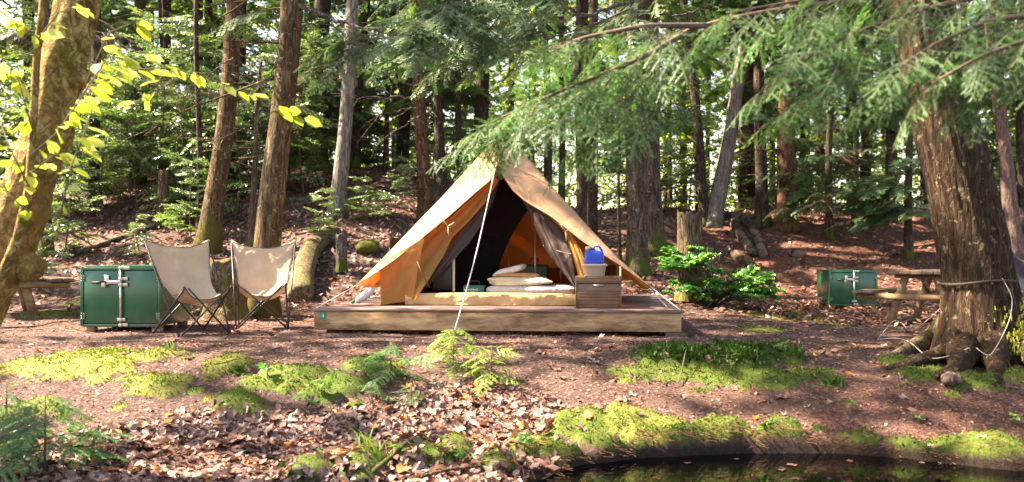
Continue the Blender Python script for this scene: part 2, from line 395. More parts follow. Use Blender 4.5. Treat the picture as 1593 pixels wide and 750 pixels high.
def water():
    mb = MB(); y = np.arange(-1.2, 6.5, .25); x = np.arange(-16, 16, .5)
    xx, yy = np.meshgrid(x, y); mb.grid(np.stack([xx, yy, xx*0+WATER], -1))
    m, t, out = nm('stream_water')
    b = N(t, 'BsdfTransparent'); b.inputs[0].default_value = (.24, .17, .10, 1)
    g = N(t, 'BsdfGlossy'); g.inputs['Roughness'].default_value = .04; g.inputs[0].default_value = (.9, .95, 1, 1)
    bp = N(t, 'Bump'); bp.inputs['Strength'].default_value = .06; t.links.new(noise(t, coords(t, (1, 2.5, 1)), 5, 3), bp.inputs['Height'])
    t.links.new(bp.outputs[0], g.inputs['Normal'])
    fr = N(t, 'Fresnel'); fr.inputs[0].default_value = 1.33; t.links.new(bp.outputs[0], fr.inputs[1])
    ms = N(t, 'MixShader'); t.links.new(fr.outputs[0], ms.inputs[0]); t.links.new(b.outputs[0], ms.inputs[1]); t.links.new(g.outputs[0], ms.inputs[2])
    t.links.new(ms.outputs[0], out.inputs[0])
    tag(mb.build('water', m), 'dark still stream water below the mossy bank', None, None, 'structure')
water()

# ---------------------------------------------------------------- leaf and bough generators
def rotm(yaw, pitch=0, roll=0):
    cy, sy, cp, sp, cr, sr = np.cos(yaw), np.sin(yaw), np.cos(pitch), np.sin(pitch), np.cos(roll), np.sin(roll)
    yaw, pitch, roll = np.broadcast_arrays(yaw, pitch, roll)
    n = yaw.shape[0]; A = np.zeros((n, 4, 4)); A[:, 3, 3] = 1
    A[:, 0, 0] = cy*cp; A[:, 0, 1] = cy*sp*sr-sy*cr; A[:, 0, 2] = cy*sp*cr+sy*sr
    A[:, 1, 0] = sy*cp; A[:, 1, 1] = sy*sp*sr+cy*cr; A[:, 1, 2] = sy*sp*cr-cy*sr
    A[:, 2, 0] = -sp; A[:, 2, 1] = cp*sr; A[:, 2, 2] = cp*cr
    return A
def place(P, yaw, pitch, roll, s):
    A = rotm(np.asarray(yaw), np.asarray(pitch), np.asarray(roll)); A[:, :3, :3] *= np.asarray(s).reshape(-1, 1, 1); A[:, :3, 3] = P
    return A
OVAL = (np.array([(0, 0, 0), (.3, .24, .03), (.7, .22, .02), (1, 0, -.08), (.7, -.22, .02), (.3, -.24, .03)]), np.array([(0, 1, 2, 3), (0, 3, 4, 5)]))
DIA = (np.array([(0, 0, 0), (.45, .28, .05), (1, 0, -.05), (.45, -.28, .05)]), np.array([(0, 1, 2, 3)]))
def maple_t():
    pts = []
    for ang, r in [(180, .08), (215, .30), (250, .33), (262, .22), (285, .55), (300, .38), (325, .48), (337, .36), (0, .72), (23, .36), (35, .48), (60, .38), (75, .55), (98, .22), (110, .33), (145, .30)]:
        a = math.radians(ang); pts.append((r*math.cos(a)+.3, r*math.sin(a), .10*math.sin(3*a)))
    n = len(pts); v = np.array([(0.25, 0, -.04)]+pts)
    return v, np.array([(0, i+1, (i+1) % n+1) for i in range(n)])
MAPLE = maple_t()
def spray(L, seed, sub=2, gap=.05, ang=58, droop=.25, nl=.03, nw=.009, ns=.018, ratio=.5, leaf='needle', thick=.006, jit=1.0, wide=1.0, tipup=0, ss=.4):
    """a flat branch along +X: woody stems (material 1) with leaves or needles on both sides (material 0)"""
    rg = np.random.default_rng(seed); mb = MB(); segs = []
    def stem(p, d, length, lvl, r):
        n = max(3, int(length/.07)) if lvl == 0 else 4
        pts = [np.array(p, float)]; d = np.array(d, float); step = length/n
        for i in range(n):
            d = d+np.array([0, 0, -droop*step*(1.0+lvl*.3)])+rg.normal(0, .035*jit, 3)*np.array([1, 1, .6]); d /= np.linalg.norm(d)
            pts.append(pts[-1]+d*step)
        P = np.array(pts); mb.tube(P, np.linspace(r, r*.35, len(P)), 4 if lvl else 5, 1, .5, cap=False)
        for i in range(len(P)-1):
            if lvl or length < .4 or i > (len(P)*.25): segs.append((P[i], P[i+1]))
        if lvl >= sub: return
        k = int(length/(gap if lvl == 0 else gap*.8)); side = 1
        for j in range(k):
            f = (j+1)/(k+1.0)
            if lvl == 0 and f < .12: continue
            ii = f*(len(P)-1); i0 = int(ii); q = P[i0]+(P[min(i0+1, len(P)-1)]-P[i0])*(ii-i0)
            dd = P[min(i0+1, len(P)-1)]-P[i0]; dd = dd/np.linalg.norm(dd)
            a = math.radians(ang+rg.normal(0, 7)*jit)*side; side = -side
            nd = np.array([dd[0]*math.cos(a)-dd[1]*math.sin(a), dd[0]*math.sin(a)+dd[1]*math.cos(a), dd[2]+rg.normal(0, .10)*jit])
            l2 = length*ratio*(1-f)**.65*min(1, .35+f*2.2)*rg.uniform(.7, 1.1)*(wide if lvl == 0 else .6)
            if l2 > min(nl*1.6, .07): stem(q, nd, l2, lvl+1, r*.5)
    stem((0, 0, 0), (1, 0, tipup), L, 0, thick)
    P0 = np.array([a for a, b in segs]); P1 = np.array([b for a, b in segs]); D = P1-P0; ln = np.linalg.norm(D, axis=1); D = D/ln[:, None]
    cnt = np.maximum(1, (ln/ns).astype(int)); idx = np.repeat(np.arange(len(ln)), cnt)
    f = np.concatenate([(np.arange(c)+.5)/c for c in cnt]); p = P0[idx]+(P1-P0)[idx]*f[:, None]; d = D[idx]
    S = np.cross(d, [0, 0, 1.]); S /= np.linalg.norm(S, axis=1)[:, None]
    for sg in (1, -1):
        if leaf != 'needle':
            keep = rg.random(len(p)) < .8; pp, dd_, s_ = p[keep], d[keep], S[keep]
        else: pp, dd_, s_ = p, d, S
        n = len(pp); lf = dd_*.55+s_*sg*.85+np.stack([rg.normal(0, .12, n), rg.normal(0, .12, n), rg.normal(-.05, .22 if leaf != 'needle' else .14, n)], -1)
        lf /= np.linalg.norm(lf, axis=1)[:, None]; size = nl*rg.uniform(.7, 1.15, n)[:, None]
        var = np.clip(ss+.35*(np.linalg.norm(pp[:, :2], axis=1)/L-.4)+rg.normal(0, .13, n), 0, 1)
        if leaf == 'needle':
            hw = dd_*nw/2
            v = np.stack([pp-hw, pp+hw, pp+lf*size+hw*.7, pp+lf*size-hw*.7], 1).reshape(-1, 3)
            mb.add(v, np.arange(n*4).reshape(-1, 4), None, 0, np.repeat(var, 4))
        else:
            up = np.cross(lf, np.cross([0, 0, 1.], lf)); up += rg.normal(0, .5 if leaf == 'oval' else .65, up.shape); up /= np.linalg.norm(up, axis=1)[:, None]
            B = np.cross(up, lf); A = np.zeros((n, 4, 4)); A[:, :3, 0] = lf*size; A[:, :3, 1] = B*size*nw; A[:, :3, 2] = up*size; A[:, :3, 3] = pp
            tv, tq = OVAL if leaf == 'oval' else MAPLE
            mb.inst(tv, tq if leaf == 'oval' else None, tq if leaf == 'maple' else None, A, 0, var)
    return mb
def place_mb(dst, src, pos, yaw, pitch=0, roll=0, s=1, dv=0):
    dst.join(src, place(np.array([tuple(pos)]), [yaw], [pitch], [roll], [s])[0], dv)

# ---------------------------------------------------------------- trees
SUN_SPOTS = []  # spots meant to be sunlit; leaves along their sun rays are removed
def gap(p, r): SUN_SPOTS.append((np.array(tuple(p)), r))
for px, py, r in [(60, 508, .5), (150, 500, .5), (250, 505, .5), (110, 520, .35), (340, 510, .35), (440, 506, .4), (120, 556, .35), (220, 562, .32), (60, 545, .3),
                  (500, 440, .5), (520, 400, .4), (560, 380, .35), (480, 465, .3), (640, 300, .6), (590, 345, .35), (430, 300, .5), (180, 300, .7), (230, 360, .5), (130, 400, .4),
                  (745, 600, .22), (780, 630, .25), (735, 655, .22), (805, 655, .2), (700, 560, .24), (650, 545, .12), (830, 690, .18), (985, 655, .12), (1030, 668, .12),
                  (1130, 330, .35), (1380, 325, .4), (1100, 420, .25), (1165, 400, .2), (1290, 430, .15), (1110, 350, .3), (1260, 385, .3), (1350, 400, .35), (1450, 385, .3), (1200, 330, .3), (900, 682, .14), (1130, 672, .14), (1180, 668, .12), (1540, 705, .15), (1060, 590, .10), (1250, 350, .35), (1450, 345, .4), (1180, 440, .3), (60, 620, .3), (150, 640, .22), (480, 600, .16), (900, 600, .08)]:
    gap(G(px, py), r)
gap((-1.0, 10.6, 1.0), .38); gap((-1.3, 10.2, .7), .3); gap((-.55, 10.9, 1.6), .3); gap((-3.9, 10.3, .65), .3)
gap((-2.5, 5.4, 1.3), .28); gap((-2.35, 5.4, 2.0), .28); gap((-2.8, 5.4, .7), .25); gap((-3.7, 12, 1.2), .25); gap((-3.6, 12, 3), .3)
gap(W(170, 230, 18), 1.1); gap(W(240, 200, 19), 1.2); gap(W(300, 250, 17), 1.0); gap(W(380, 200, 18), 1.0); gap(W(130, 300, 16), .8); gap(W(220, 290, 17), .8); gap(W(480, 240, 19), 1.0); gap(W(570, 360, 15), .4); gap(W(620, 150, 17), .4); gap(W(1130, 200, 20), .5); gap(W(1560, 200, 13), .4); gap(W(1310, 260, 16), .6); gap(W(1100, 430, 14), .35); gap((-1.5, 17, 1.6), .3); gap((.5, 4.9, 1.9), .35); gap((-.3, 5.0, 1.7), .3); gap((.9, 4.7, 1.3), .2); gap((2.6, 4.6, 2.2), .3); gap((-1.9, 4.2, 1.7), .5); gap((-1.3, 4.1, 1.4), .3)
S_ = np.array(SUN)
def lit(P, k=1.0):           # True where a leaf would block the sun from a chosen bright spot
    r = np.zeros(len(P), bool)
    for c, rad in SUN_SPOTS:
        q = P-c; al = q @ S_; pr = q-al[:, None]*S_
        d = np.linalg.norm(pr, axis=1)
        r |= (d < rad*k*1.1+.16) & (al > .8)
    return r
BL = [spray(1.0, 100+i, sub=1, gap=.06, droop=.5, nl=.085, nw=.03, ns=.026, ratio=.55, thick=.008, ss=.35) for i in range(4)]      # low detail
BM = [spray(1.1, 200+i, sub=2, gap=.062, droop=.55, nl=.036, nw=.018, ns=.020, ratio=.5, thick=.007, ss=.4) for i in range(4)]  # mid detail
def cull(mb):
    """drops the foliage quads that would block sun to the chosen bright spots"""
    V = np.concatenate(mb.v); out = []
    for q, m in zip(mb.q, mb.qm):
        k = ~lit(V[q[:, 0]]) | (m == 1); out.append((q[k], m[k]))
    mb.q = [a for a, b in out]; mb.qm = [b for a, b in out]
def limb(mb, p, yaw, L, up, r, rg, m=0, twigs=3):
    n = 7; pts = [np.array(tuple(p), float)]; d = np.array([math.cos(yaw), math.sin(yaw), up])
    for i in range(n):
        d = d+rg.normal(0, .07, 3)+np.array([0, 0, -.02]); d /= np.linalg.norm(d); pts.append(pts[-1]+d*L/n)
    mb.tube(pts, np.linspace(r, r*.25, n+1), 4, m, .5, cap=False)
    for k in range(twigs):
        i = rg.integers(2, n); y2 = yaw+rg.choice([-1, 1])*rg.uniform(.5, 1.1); q = pts[i]; l2 = L*rg.uniform(.2, .45)
        d2 = np.array([math.cos(y2), math.sin(y2), up+rg.normal(0, .2)]); pp = [q]
        for j in range(3): d2 = d2+rg.normal(0, .12, 3); d2 /= np.linalg.norm(d2); pp.append(pp[-1]+d2*l2/3)
        mb.tube(pp, np.linspace(r*.45, r*.15, 4), 3, m, .5, cap=False)
    return pts
TREES = []
def tree(label, pb, pt, w, d=None, mat='bark_dark', H=13, limbs=20, boughs=10, bz=(2.6, 7), amp=.10, name='conifer_tree', cat='tree', group='forest trees around the campsite', k=12, flare=.5, limbL=(.5, 1.6), mid=None, bs=(.9, 1.7), seed=None, lz=1.2, taper=.45, byaw=None):
    """pb, pt: photo pixels of the trunk foot and of a point higher on the trunk"""
    seed = seed if seed is not None else len(TREES)+11; rg = np.random.default_rng(seed)
    base = G(*pb) if d is None else Vector((W(pb[0], pb[1], d).x, d, float(gbase(W(pb[0], 0, d).x, d))))
    d = base.y; top = W(pt[0], pt[1], d); ax = (top-base); ax /= ax.z
    r0 = w/F*d/2; pts = []; rad = []
    m_ = W(*mid, d) if mid else None
    for i in range(30):
        h = (i/29)**1.5*H-.12*(i == 0); p = base+ax*h
        if m_ is not None:   # bend through the middle point
            u = (m_.z-base.z); off = (m_-(base+ax*u)).x
            p.x += off*math.exp(-((h-u)/(u*.8))**2)
        p.x += .05*math.sin(h*.9+seed)*min(1, h/3); pts.append(p)
        rad.append(r0*(1+flare*math.exp(-max(h, 0)/.22)+.12*math.exp(-h/1.2))*(1-(1-taper)*h/H))
    mb = MB(); mb.tube(pts, rad, k, 0, .5, amp=amp, fr=2.2, seed=seed)
    rt = root(name, base, label, cat, group)
    lv = MB()
    for i in range(limbs):
        h = rg.uniform(lz, min(H*.8, 8.5)); j = int((h/H)**(1/1.5)*29); yaw = rg.uniform(0, 2*np.pi)
        limb(mb, pts[j], yaw, rg.uniform(*limbL), rg.uniform(-.25, .35), max(.006, r0*.11), rg)
    for i in range(boughs):
        h = rg.uniform(*bz); j = min(29, int((h/H)**(1/1.5)*29)); yaw = rg.uniform(0, 2*np.pi) if byaw is None else rg.uniform(*byaw)
        L = rg.uniform(*bs); p = pts[j]
        ll = limb(mb, p, yaw, L, rg.uniform(-.05, .2), .012, rg, twigs=0)
        for q in (2, 4, 6, 7):
            src = BM[rg.integers(4)] if d < 21 else BL[rg.integers(4)]
            for sg in ((-1, 1) if q < 7 else (0,)):
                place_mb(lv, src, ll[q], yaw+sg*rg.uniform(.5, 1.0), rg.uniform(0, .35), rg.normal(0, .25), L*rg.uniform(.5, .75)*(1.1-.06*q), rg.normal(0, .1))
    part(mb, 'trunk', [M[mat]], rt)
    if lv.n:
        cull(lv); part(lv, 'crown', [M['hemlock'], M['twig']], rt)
    TREES.append(rt); return rt, pts, base

T = tree
T('trunk with torn pale wound behind the right canvas chair', (408, 493), (450, 0), 40, mat='bark_mossy', limbs=9, boughs=5, bz=(3.6, 6), mid=(424, 300), H=13, amp=.14, k=20, lz=2.6, limbL=(1, 2.6))
T('leaning grey trunk with moss foot behind the left canvas chair', (322, 385), (367, 0), 30, mat='bark_mossy', limbs=26, boughs=6, mid=(343, 240), k=14, lz=1.6)
T('pale grey trunk with ragged foot on hillside left of tent', (523, 337), (547, 60), 23, mat='bark_pale', limbs=12, boughs=6, k=12)
T('thick dark trunk behind the pale grey one', (492, 290), (505, 0), 30, d=23, mat='bark_dark', limbs=10, boughs=14, bz=(1.5, 6))
T('reddish bare trunk rising just left of the tent roof', (661, 348), (653, 40), 20, mat='bark_red', limbs=26, boughs=4, bz=(5, 8), lz=2.2, limbL=(.6, 2.2))
T('dark trunk close behind the reddish one', (690, 312), (680, 60), 16, d=20, limbs=10)
T('slim dark trunk curving to the right above the tent shoulder', (722, 300), (706, 0), 11, d=21, limbs=14, mid=(712, 180))
T('dark trunk just left of the tent peak', (746, 280), (748, 40), 24, d=22, limbs=10, boughs=6)
T('slim trunk right of the tent peak', (852, 320), (850, 60), 13, d=22, limbs=10)
T('thin dark trunk between the tent peak and double trunk', (873, 330), (876, 60), 10, d=23, limbs=10)
T('dark trunk whose foot hides behind the right tent slope', (906, 350), (904, 60), 17, d=19, limbs=12, boughs=4)
T('front trunk of the close pair right of the tent', (992, 428), (988, 0), 30, mat='bark_brown', limbs=8, boughs=5, k=16, H=14)
T('rear trunk of the close pair right of the tent, mossy foot', (1015, 395), (1006, 0), 34, mat='bark_brown', limbs=8, boughs=5, k=14, H=14)
T('pencil thin sapling left of the close trunk pair', (965, 410), (958, 120), 5, limbs=20, boughs=0, H=6, name='conifer_sapling', limbL=(.2, .6), lz=.6)
T('dark left stem of the forked pair by the broken snag', (1097, 352), (1072, 60), 15, mat='bark_dark', limbs=8, boughs=4)
T('bare tan leaning stem of the forked pair by the broken snag', (1108, 350), (1168, 40), 24, mat='bark_pale', limbs=4, boughs=2, bz=(5, 8), k=14)
T('straight dark trunk right of the leaning tan stem', (1185, 352), (1183, 60), 20, limbs=24, boughs=5)
T('thick dark trunk beyond the charred logs', (1222, 326), (1228, 40), 28, d=23, limbs=12, boughs=5, mat='bark_red')
T('slender trunk with blue green fronds at mid right', (1290, 372), (1292, 40), 11, limbs=22, boughs=12, bz=(.9, 2.6), bs=(.7, 1.3), H=11, byaw=(2.4, 6.8))
T('small mossy trunk between the green locker and picnic table', (1414, 402), (1412, 150), 12, limbs=20, boughs=12, bz=(1.0, 2.6), bs=(.8, 1.4), H=9, byaw=(2.2, 4.4))
T('dark trunk on the ridge above the picnic table', (1386, 322), (1378, 40), 15, d=24, limbs=12, boughs=4)
T('slim trunk on the ridge behind the right green locker', (1330, 322), (1331, 60), 9, d=24, limbs=10)
T('pinkish straight trunk at right behind the big roped tree', (1577, 395), (1545, 0), 23, mat='bark_pink', limbs=6, boughs=2, bz=(6, 9), k=14)
T('dark trunk at the right picture edge', (1592, 360), (1588, 0), 14, d=22, limbs=8)
T('dark trunk standing behind the left locker on the slope', (72, 398), (66, 60), 17, mat='bark_grey', limbs=8, boughs=6, bz=(3, 6))
T('dark trunk left of centre in the sunlit understory', (148, 320), (146, 0), 17, d=20, limbs=12, boughs=8)
T('stout trunk among glinting leaves at upper left', (214, 300), (217, 0), 20, d=22, limbs=12, boughs=8)
T('straight trunk right of the stout upper left one', (256, 290), (255, 0), 15, d=22.5, limbs=20, boughs=6)
T('thin forked dark stem among glinting leaves', (310, 300), (309, 0), 9, d=18, limbs=26, boughs=0, limbL=(.8, 1.8), mat='bark_dark')
T('leaning thin snag just left of the wounded trunk', (388, 334), (402, 200), 11, d=17, limbs=4, boughs=0, H=3.4, name='broken_snag', cat='snag', mat='rotten')
T('thin dark trunk above the mossy curved log', (553, 300), (566, 60), 12, d=24, limbs=10, boughs=4)
T('thin pole trunk between pale trunk and reddish trunk', (600, 285), (607, 60), 8, d=24, limbs=10)
T('second pole trunk nearer to the reddish trunk', (630, 290), (636, 60), 11, d=25, limbs=10)

# the far wood beyond the ridge
far_specs = []
rg = np.random.default_rng(5)
protoF = []
for i in range(5):
    mb = MB(); H = 15; pts = [Vector((.06*math.sin(h*.5+i*2), 0, h-.3)) for h in np.linspace(0, H, 12)]
    mb.tube(pts, [.13*(1-.5*h/H) for h in range(12)], 8, 0, .5, amp=.08, seed=i)
    for q in range(26): limb(mb, pts[rg.integers(1, 9)], rg.uniform(0, 6.28), rg.uniform(.5, 1.8), rg.uniform(-.2, .35), .012, rg, twigs=2)
    lv = MB()
    for q in range(26):
        j = rg.integers(3, 11); yaw = rg.uniform(0, 6.28)
        for e in range(3): place_mb(lv, BL[rg.integers(4)], pts[j]+Vector((math.cos(yaw), math.sin(yaw), 0))*(.3+.55*e), yaw+rg.normal(0, .7), rg.uniform(0, .35), rg.normal(0, .3), rg.uniform(.7, 1.2))
    a = bpy.data.objects.new('conifer_tree', None); tr = mb.build('trunk', [M['bark_dark']], origin=(0, 0, 0)); cr = lv.build('crown', [M['hemlock'], M['twig']], origin=(0, 0, 0))
    protoF.append((tr, cr))
cnt = 0
for i in range(90):
    d = rg.uniform(26, 58); px = rg.uniform(-260, 1850); x = (px-CXP)/F*d
    side = 'left' if px < 560 else ('middle' if px < 1050 else 'right')
    lab = {'left': 'distant conifer trunk in the hazy sunlit wood at left', 'middle': 'distant conifer trunk seen above the ridge around the tent', 'right': 'distant conifer trunk in the bright wood beyond the right ridge'}[side]
    rt = root('conifer_tree', (x, d, float(gbase(x, d))), lab, 'tree', 'distant trees beyond the ridge, '+side, rg.uniform(0, 6.28))
    s = rg.uniform(.7, 1.5); rt.scale = (s, s, rg.uniform(.9, 1.2))
    for src in protoF[i % 5]:
        if i < 5: src.parent = rt
        else: c = src.copy(); C.objects.link(c); c.parent = rt
# far leafy backdrop, nobody could count it
def far_foliage():
    mb = MB(); n = 230000
    d = rg.uniform(27, 62, n); px = rg.uniform(-500, 2100, n); x = (px-CXP)/F*d; hh = rg.random(n)**1.2*15
    z = gbase(x, d)+.1+hh
    den = fbm(x*.35, d*.35, hh*.45, 51, 3)+.10*np.clip(1-hh/4, 0, 1)+.03*np.sin(px*.01)
    k = den > .44+.045*(px < 620)*(hh > 5)-.12*(hh < 6)+.02*(hh > 9); x, d, z = x[k], d[k], z[k]; n = len(x)
    A = place(np.stack([x, d, z], -1), rg.uniform(0, 6.28, n), rg.normal(0, .5, n), rg.normal(0, .5, n), rg.uniform(.12, .28, n))
    mb.inst(DIA[0], DIA[1], None, A, 0, np.clip(.5+.3*(fbm(x*.2, d*.2, 0, 52)-.5)*2+rg.normal(0, .18, n), 0, 1))
    tag(mb.build('distant_foliage', [M['far_leaf']]), 'bright yellow green foliage of the far wood', 'foliage', None, 'stuff')
far_foliage()
def canopy():  # unseen leaf mass overhead, added to shade the site and shape the dapple
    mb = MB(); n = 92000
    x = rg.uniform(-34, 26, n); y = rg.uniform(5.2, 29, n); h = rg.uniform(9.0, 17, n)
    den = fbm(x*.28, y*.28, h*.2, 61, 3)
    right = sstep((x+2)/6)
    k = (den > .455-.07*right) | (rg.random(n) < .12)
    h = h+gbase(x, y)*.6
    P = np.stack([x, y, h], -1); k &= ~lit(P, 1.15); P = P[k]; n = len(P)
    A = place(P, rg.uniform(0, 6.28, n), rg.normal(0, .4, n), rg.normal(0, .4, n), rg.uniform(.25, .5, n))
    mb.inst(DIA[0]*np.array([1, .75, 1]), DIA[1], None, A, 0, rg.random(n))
    tag(mb.build('unseen_shade_canopy', [M['canopy']]), 'unseen leaf roof added to shade the campsite', 'foliage', None, 'stuff')
canopy()
# ---------------------------------------------------------------- tent platform and tent
PA = math.atan(128/F); PO = Vector((-1.993, 9.66, 0)); U_ = Vector((math.cos(PA), -math.sin(PA), 0)); V_ = Vector((math.sin(PA), math.cos(PA), 0))
PM = Matrix((U_, V_, Vector((0, 0, 1)))).transposed()
DZ = .25
def PL(u, v, z): return PO+U_*u+V_*v+Vector((0, 0, z))
def TP(px, py, v):           # point of the plane v = const of the platform seen at a photo pixel
    a = (px-CXP)/F           # x = a*y ; (p-PO).V_ = v
    y = (v+PO.dot(V_))/(a*V_.x+V_.y); return Vector((a*y, y, CZ+(HY-py)/F*y))
M['deck'] = woodmat('deck_boards', (.10, .06, .055), (.26, .18, .17), (.07, .035, .03), axis=(1, 22, 22), rough=.55)
M['fascia'] = woodmat('platform_timber', (.34, .20, .10), (.60, .41, .23), (.10, .045, .025), axis=(1, 10, 10), scale=2.5)
M['block'] = woodmat('dark_block', (.05, .035, .025), (.12, .09, .07), None)
M['white_paint'] = plain('white_paint', (.8, .8, .78), .6)
M['sign_green'] = plain('sign_green', (.02, .22, .13), .5, 0, .4, .1)
rt = root('tent_platform', PL(1.83, 0, 0), 'low weathered wooden platform carrying the tan tent', 'platform')
for i in range(26):
    mb = MB(); v0 = .0+i*.141; mb.box(PL(1.83+.004*math.sin(i*5), v0+.0685-.03, DZ-.0125+.0015*math.sin(i*2.3)), (3.69, .136, .025), PM)
    part(mb, 'deck_board', [M['deck']], rt, bevel=.004)
for (u, v, sx, sy) in [(1.83, .02, 3.64, .04), (1.83, 3.62, 3.64, .04), (.02, 1.82, .04, 3.55), (3.63, 1.82, .04, 3.55)]:
    mb = MB(); mb.box(PL(u, v, .132), (sx, sy, .185), PM); part(mb, 'side_beam', [M['fascia']], rt, bevel=.006)
for (u, v, s) in [(3.60, .10, .20), (1.35, .25, .22), (.2, .25, .2), (3.55, 3.4, .2), (.1, 3.4, .2), (1.9, 3.4, .2)]:
    mb = MB(); mb.box(PL(u, v, -.02), (s, .25, .11), PM); part(mb, 'support_block', [M['block']], rt, bevel=.01)
p = TP(502.5, 491.5, -.004)
mb = MB(); mb.box(p, (.062, .004, .075), PM); sg = part(mb, 'number_plate', [M['sign_green']], rt, bevel=.001)
def text(s, loc, size, mat, parent, name='lettering', Rm=None, ext=.0006):
    cu = bpy.data.curves.new(name, 'FONT'); cu.body = s; cu.size = size; cu.align_x = 'CENTER'; cu.align_y = 'CENTER'; cu.extrude = ext
    t = bpy.data.objects.new('tmp', cu); C.objects.link(t); bpy.context.view_layer.update()
    me = bpy.data.meshes.new_from_object(t.evaluated_get(bpy.context.evaluated_depsgraph_get())); bpy.data.objects.remove(t)
    R_ = (Rm or PM).to_4x4() @ Matrix.Rotation(math.radians(90), 4, 'X'); me.transform(Matrix.Translation(Vector(loc)) @ R_)
    me.materials.clear(); me.materials.append(mat)
    rtp = parent
    while rtp.parent: rtp = rtp.parent
    me.transform(Matrix.Translation(-rtp.location)); o = bpy.data.objects.new(name, me); C.objects.link(o); o.parent = parent; return o
text('4', p-V_*.0035, .05, M['white_paint'], sg, 'number')

M['fly'] = cloth('fly_canvas', (.60, .40, .25), (.52, .335, .205), (.85, .45, .16), .32, .75, 3)
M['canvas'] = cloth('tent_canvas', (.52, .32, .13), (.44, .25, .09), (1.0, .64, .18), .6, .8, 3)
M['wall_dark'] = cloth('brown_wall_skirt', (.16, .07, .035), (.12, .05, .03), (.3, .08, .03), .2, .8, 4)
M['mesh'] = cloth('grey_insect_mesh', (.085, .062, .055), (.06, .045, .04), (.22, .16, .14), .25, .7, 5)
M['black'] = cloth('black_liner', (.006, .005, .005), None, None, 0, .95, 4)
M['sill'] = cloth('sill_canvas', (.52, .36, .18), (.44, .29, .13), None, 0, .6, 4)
M['seam'] = plain('dark_seam', (.10, .05, .03), .8)
M['tape'] = plain('canvas_tie', (.55, .36, .2), .9)
M['pole'] = plain('aluminium_pole', (.55, .53, .48), .35, .8)
rt = root('canvas_tent', PL(1.85, 1.9, DZ), 'tan canvas pyramid tent with open front and orange glowing sides', 'tent')
VF, VA = .55, 1.95           # depth of the fly's front edge and of the peak, measured on the platform
AP = TP(779, 215, VA)
FL = TP(555, 443.5, VF); FR_ = TP(1013, 447, VF)
def curve(ps, vs, n=40):     # photo-measured outline resampled, depth running between vs[0] and vs[1] by height
    P = [np.array(TP(px, py, vs[0]+(vs[1]-vs[0])*(i/(len(ps)-1)))) for i, (px, py) in enumerate(ps)]
    y0, y1 = ps[0][1], ps[-1][1]
    P = [np.array(TP(px, py, vs[0]+(vs[1]-vs[0])*((py-y0)/(y1-y0)))) for px, py in ps]
    P = np.array(P); L = np.concatenate([[0], np.cumsum(np.linalg.norm(np.diff(P, axis=0), axis=1))]); q = np.linspace(0, L[-1], n)
    return np.stack([np.interp(q, L, P[:, k]) for k in range(3)], -1)
def ruled(A, B, n=14, sag=0.0, dirn=(0, 0, -1), wr=.0, seed=0, fr=6):
    t = np.linspace(0, 1, n)[None, :, None]; P = A[:, None]*(1-t)+B[:, None]*t
    s = np.linspace(0, 1, len(A))[:, None]
    P = P+(sag*4*(t[..., 0]*(1-t[..., 0])))[..., None]*np.asarray(dirn)
    if wr: P = P+(wr*(fbm(s*fr, t[..., 0]*fr*.6, 0, seed, 3)-.5)*np.sin(np.pi*np.clip(t[..., 0], .0, 1))**.4)[..., None]*np.array([.3, -1, .3])
    return P
silL = [(779, 215), (765, 220), (727, 263), (690, 304), (656, 339), (613, 384), (585, 413), (555, 443.5)]
cutL = [(770, 261), (765, 279), (740, 300), (698, 337), (656, 371), (612, 406), (585, 424), (555, 444)]
silR = [(779, 215), (802, 228), (830, 255), (862, 294), (921, 359), (963, 403.5), (990, 427), (1013, 447)]
cutR = [(779, 261), (783, 275), (797, 296), (816, 313), (857, 337), (908, 377), (966, 414), (1013, 448)]
SL, CL = curve(silL, (VA, VF)), curve(cutL, (VF+.80, VF-.01))
SR, CR = curve(silR, (VA, VF)), curve(cutR, (VF+.80, VF-.01))
fly = MB()
fly.grid(ruled(SL, CL, 12, .012, V_, .03, 3)); fly.grid(ruled(SR, CR, 12, .012, V_, .03, 4))
mid = np.stack([SL[0]+(np.array(TP(774.5, 257, VF+.80))-SL[0])*k for k in np.linspace(0, 1, 12)])
gl = ruled(SL[:2], CL[:2], 12)[0]; gr = ruled(SR[:2], CR[:2], 12)[0]
fly.grid(np.stack([gl, mid-np.array(V_)*.03, gr], 1))
BLc = np.array(PL((FL-PO).dot(U_)+.04, 3.35, FL.z)); BRc = np.array(PL((FR_-PO).dot(U_)-.04, 3.35, FR_.z)); A0 = np.array(AP)
tt = np.linspace(0, 1, 40)[:, None]
EL = A0*(1-tt)+BLc*tt; ER = A0*(1-tt)+BRc*tt; EL[:, 2] -= .10*np.sin(np.pi*tt[:, 0]); ER[:, 2] -= .10*np.sin(np.pi*tt[:, 0])
fly.grid(ruled(SL, EL, 16, -.06, (0, 0, 1), .03, 5)); fly.grid(ruled(ER, SR, 16, -.06, (0, 0, 1), .03, 6)); fly.grid(ruled(EL, ER, 16, -.05, (0, 0, 1), .03, 7))
part(fly, 'fly', [M['fly']], rt, solid=.003)
hem_ = MB(); hem_.tube(CL, .0035, 6); hem_.tube(CR, .0035, 6); hem_.tube(mid, .002, 5); part(hem_, 'fly_hem', [M['seam']], rt)
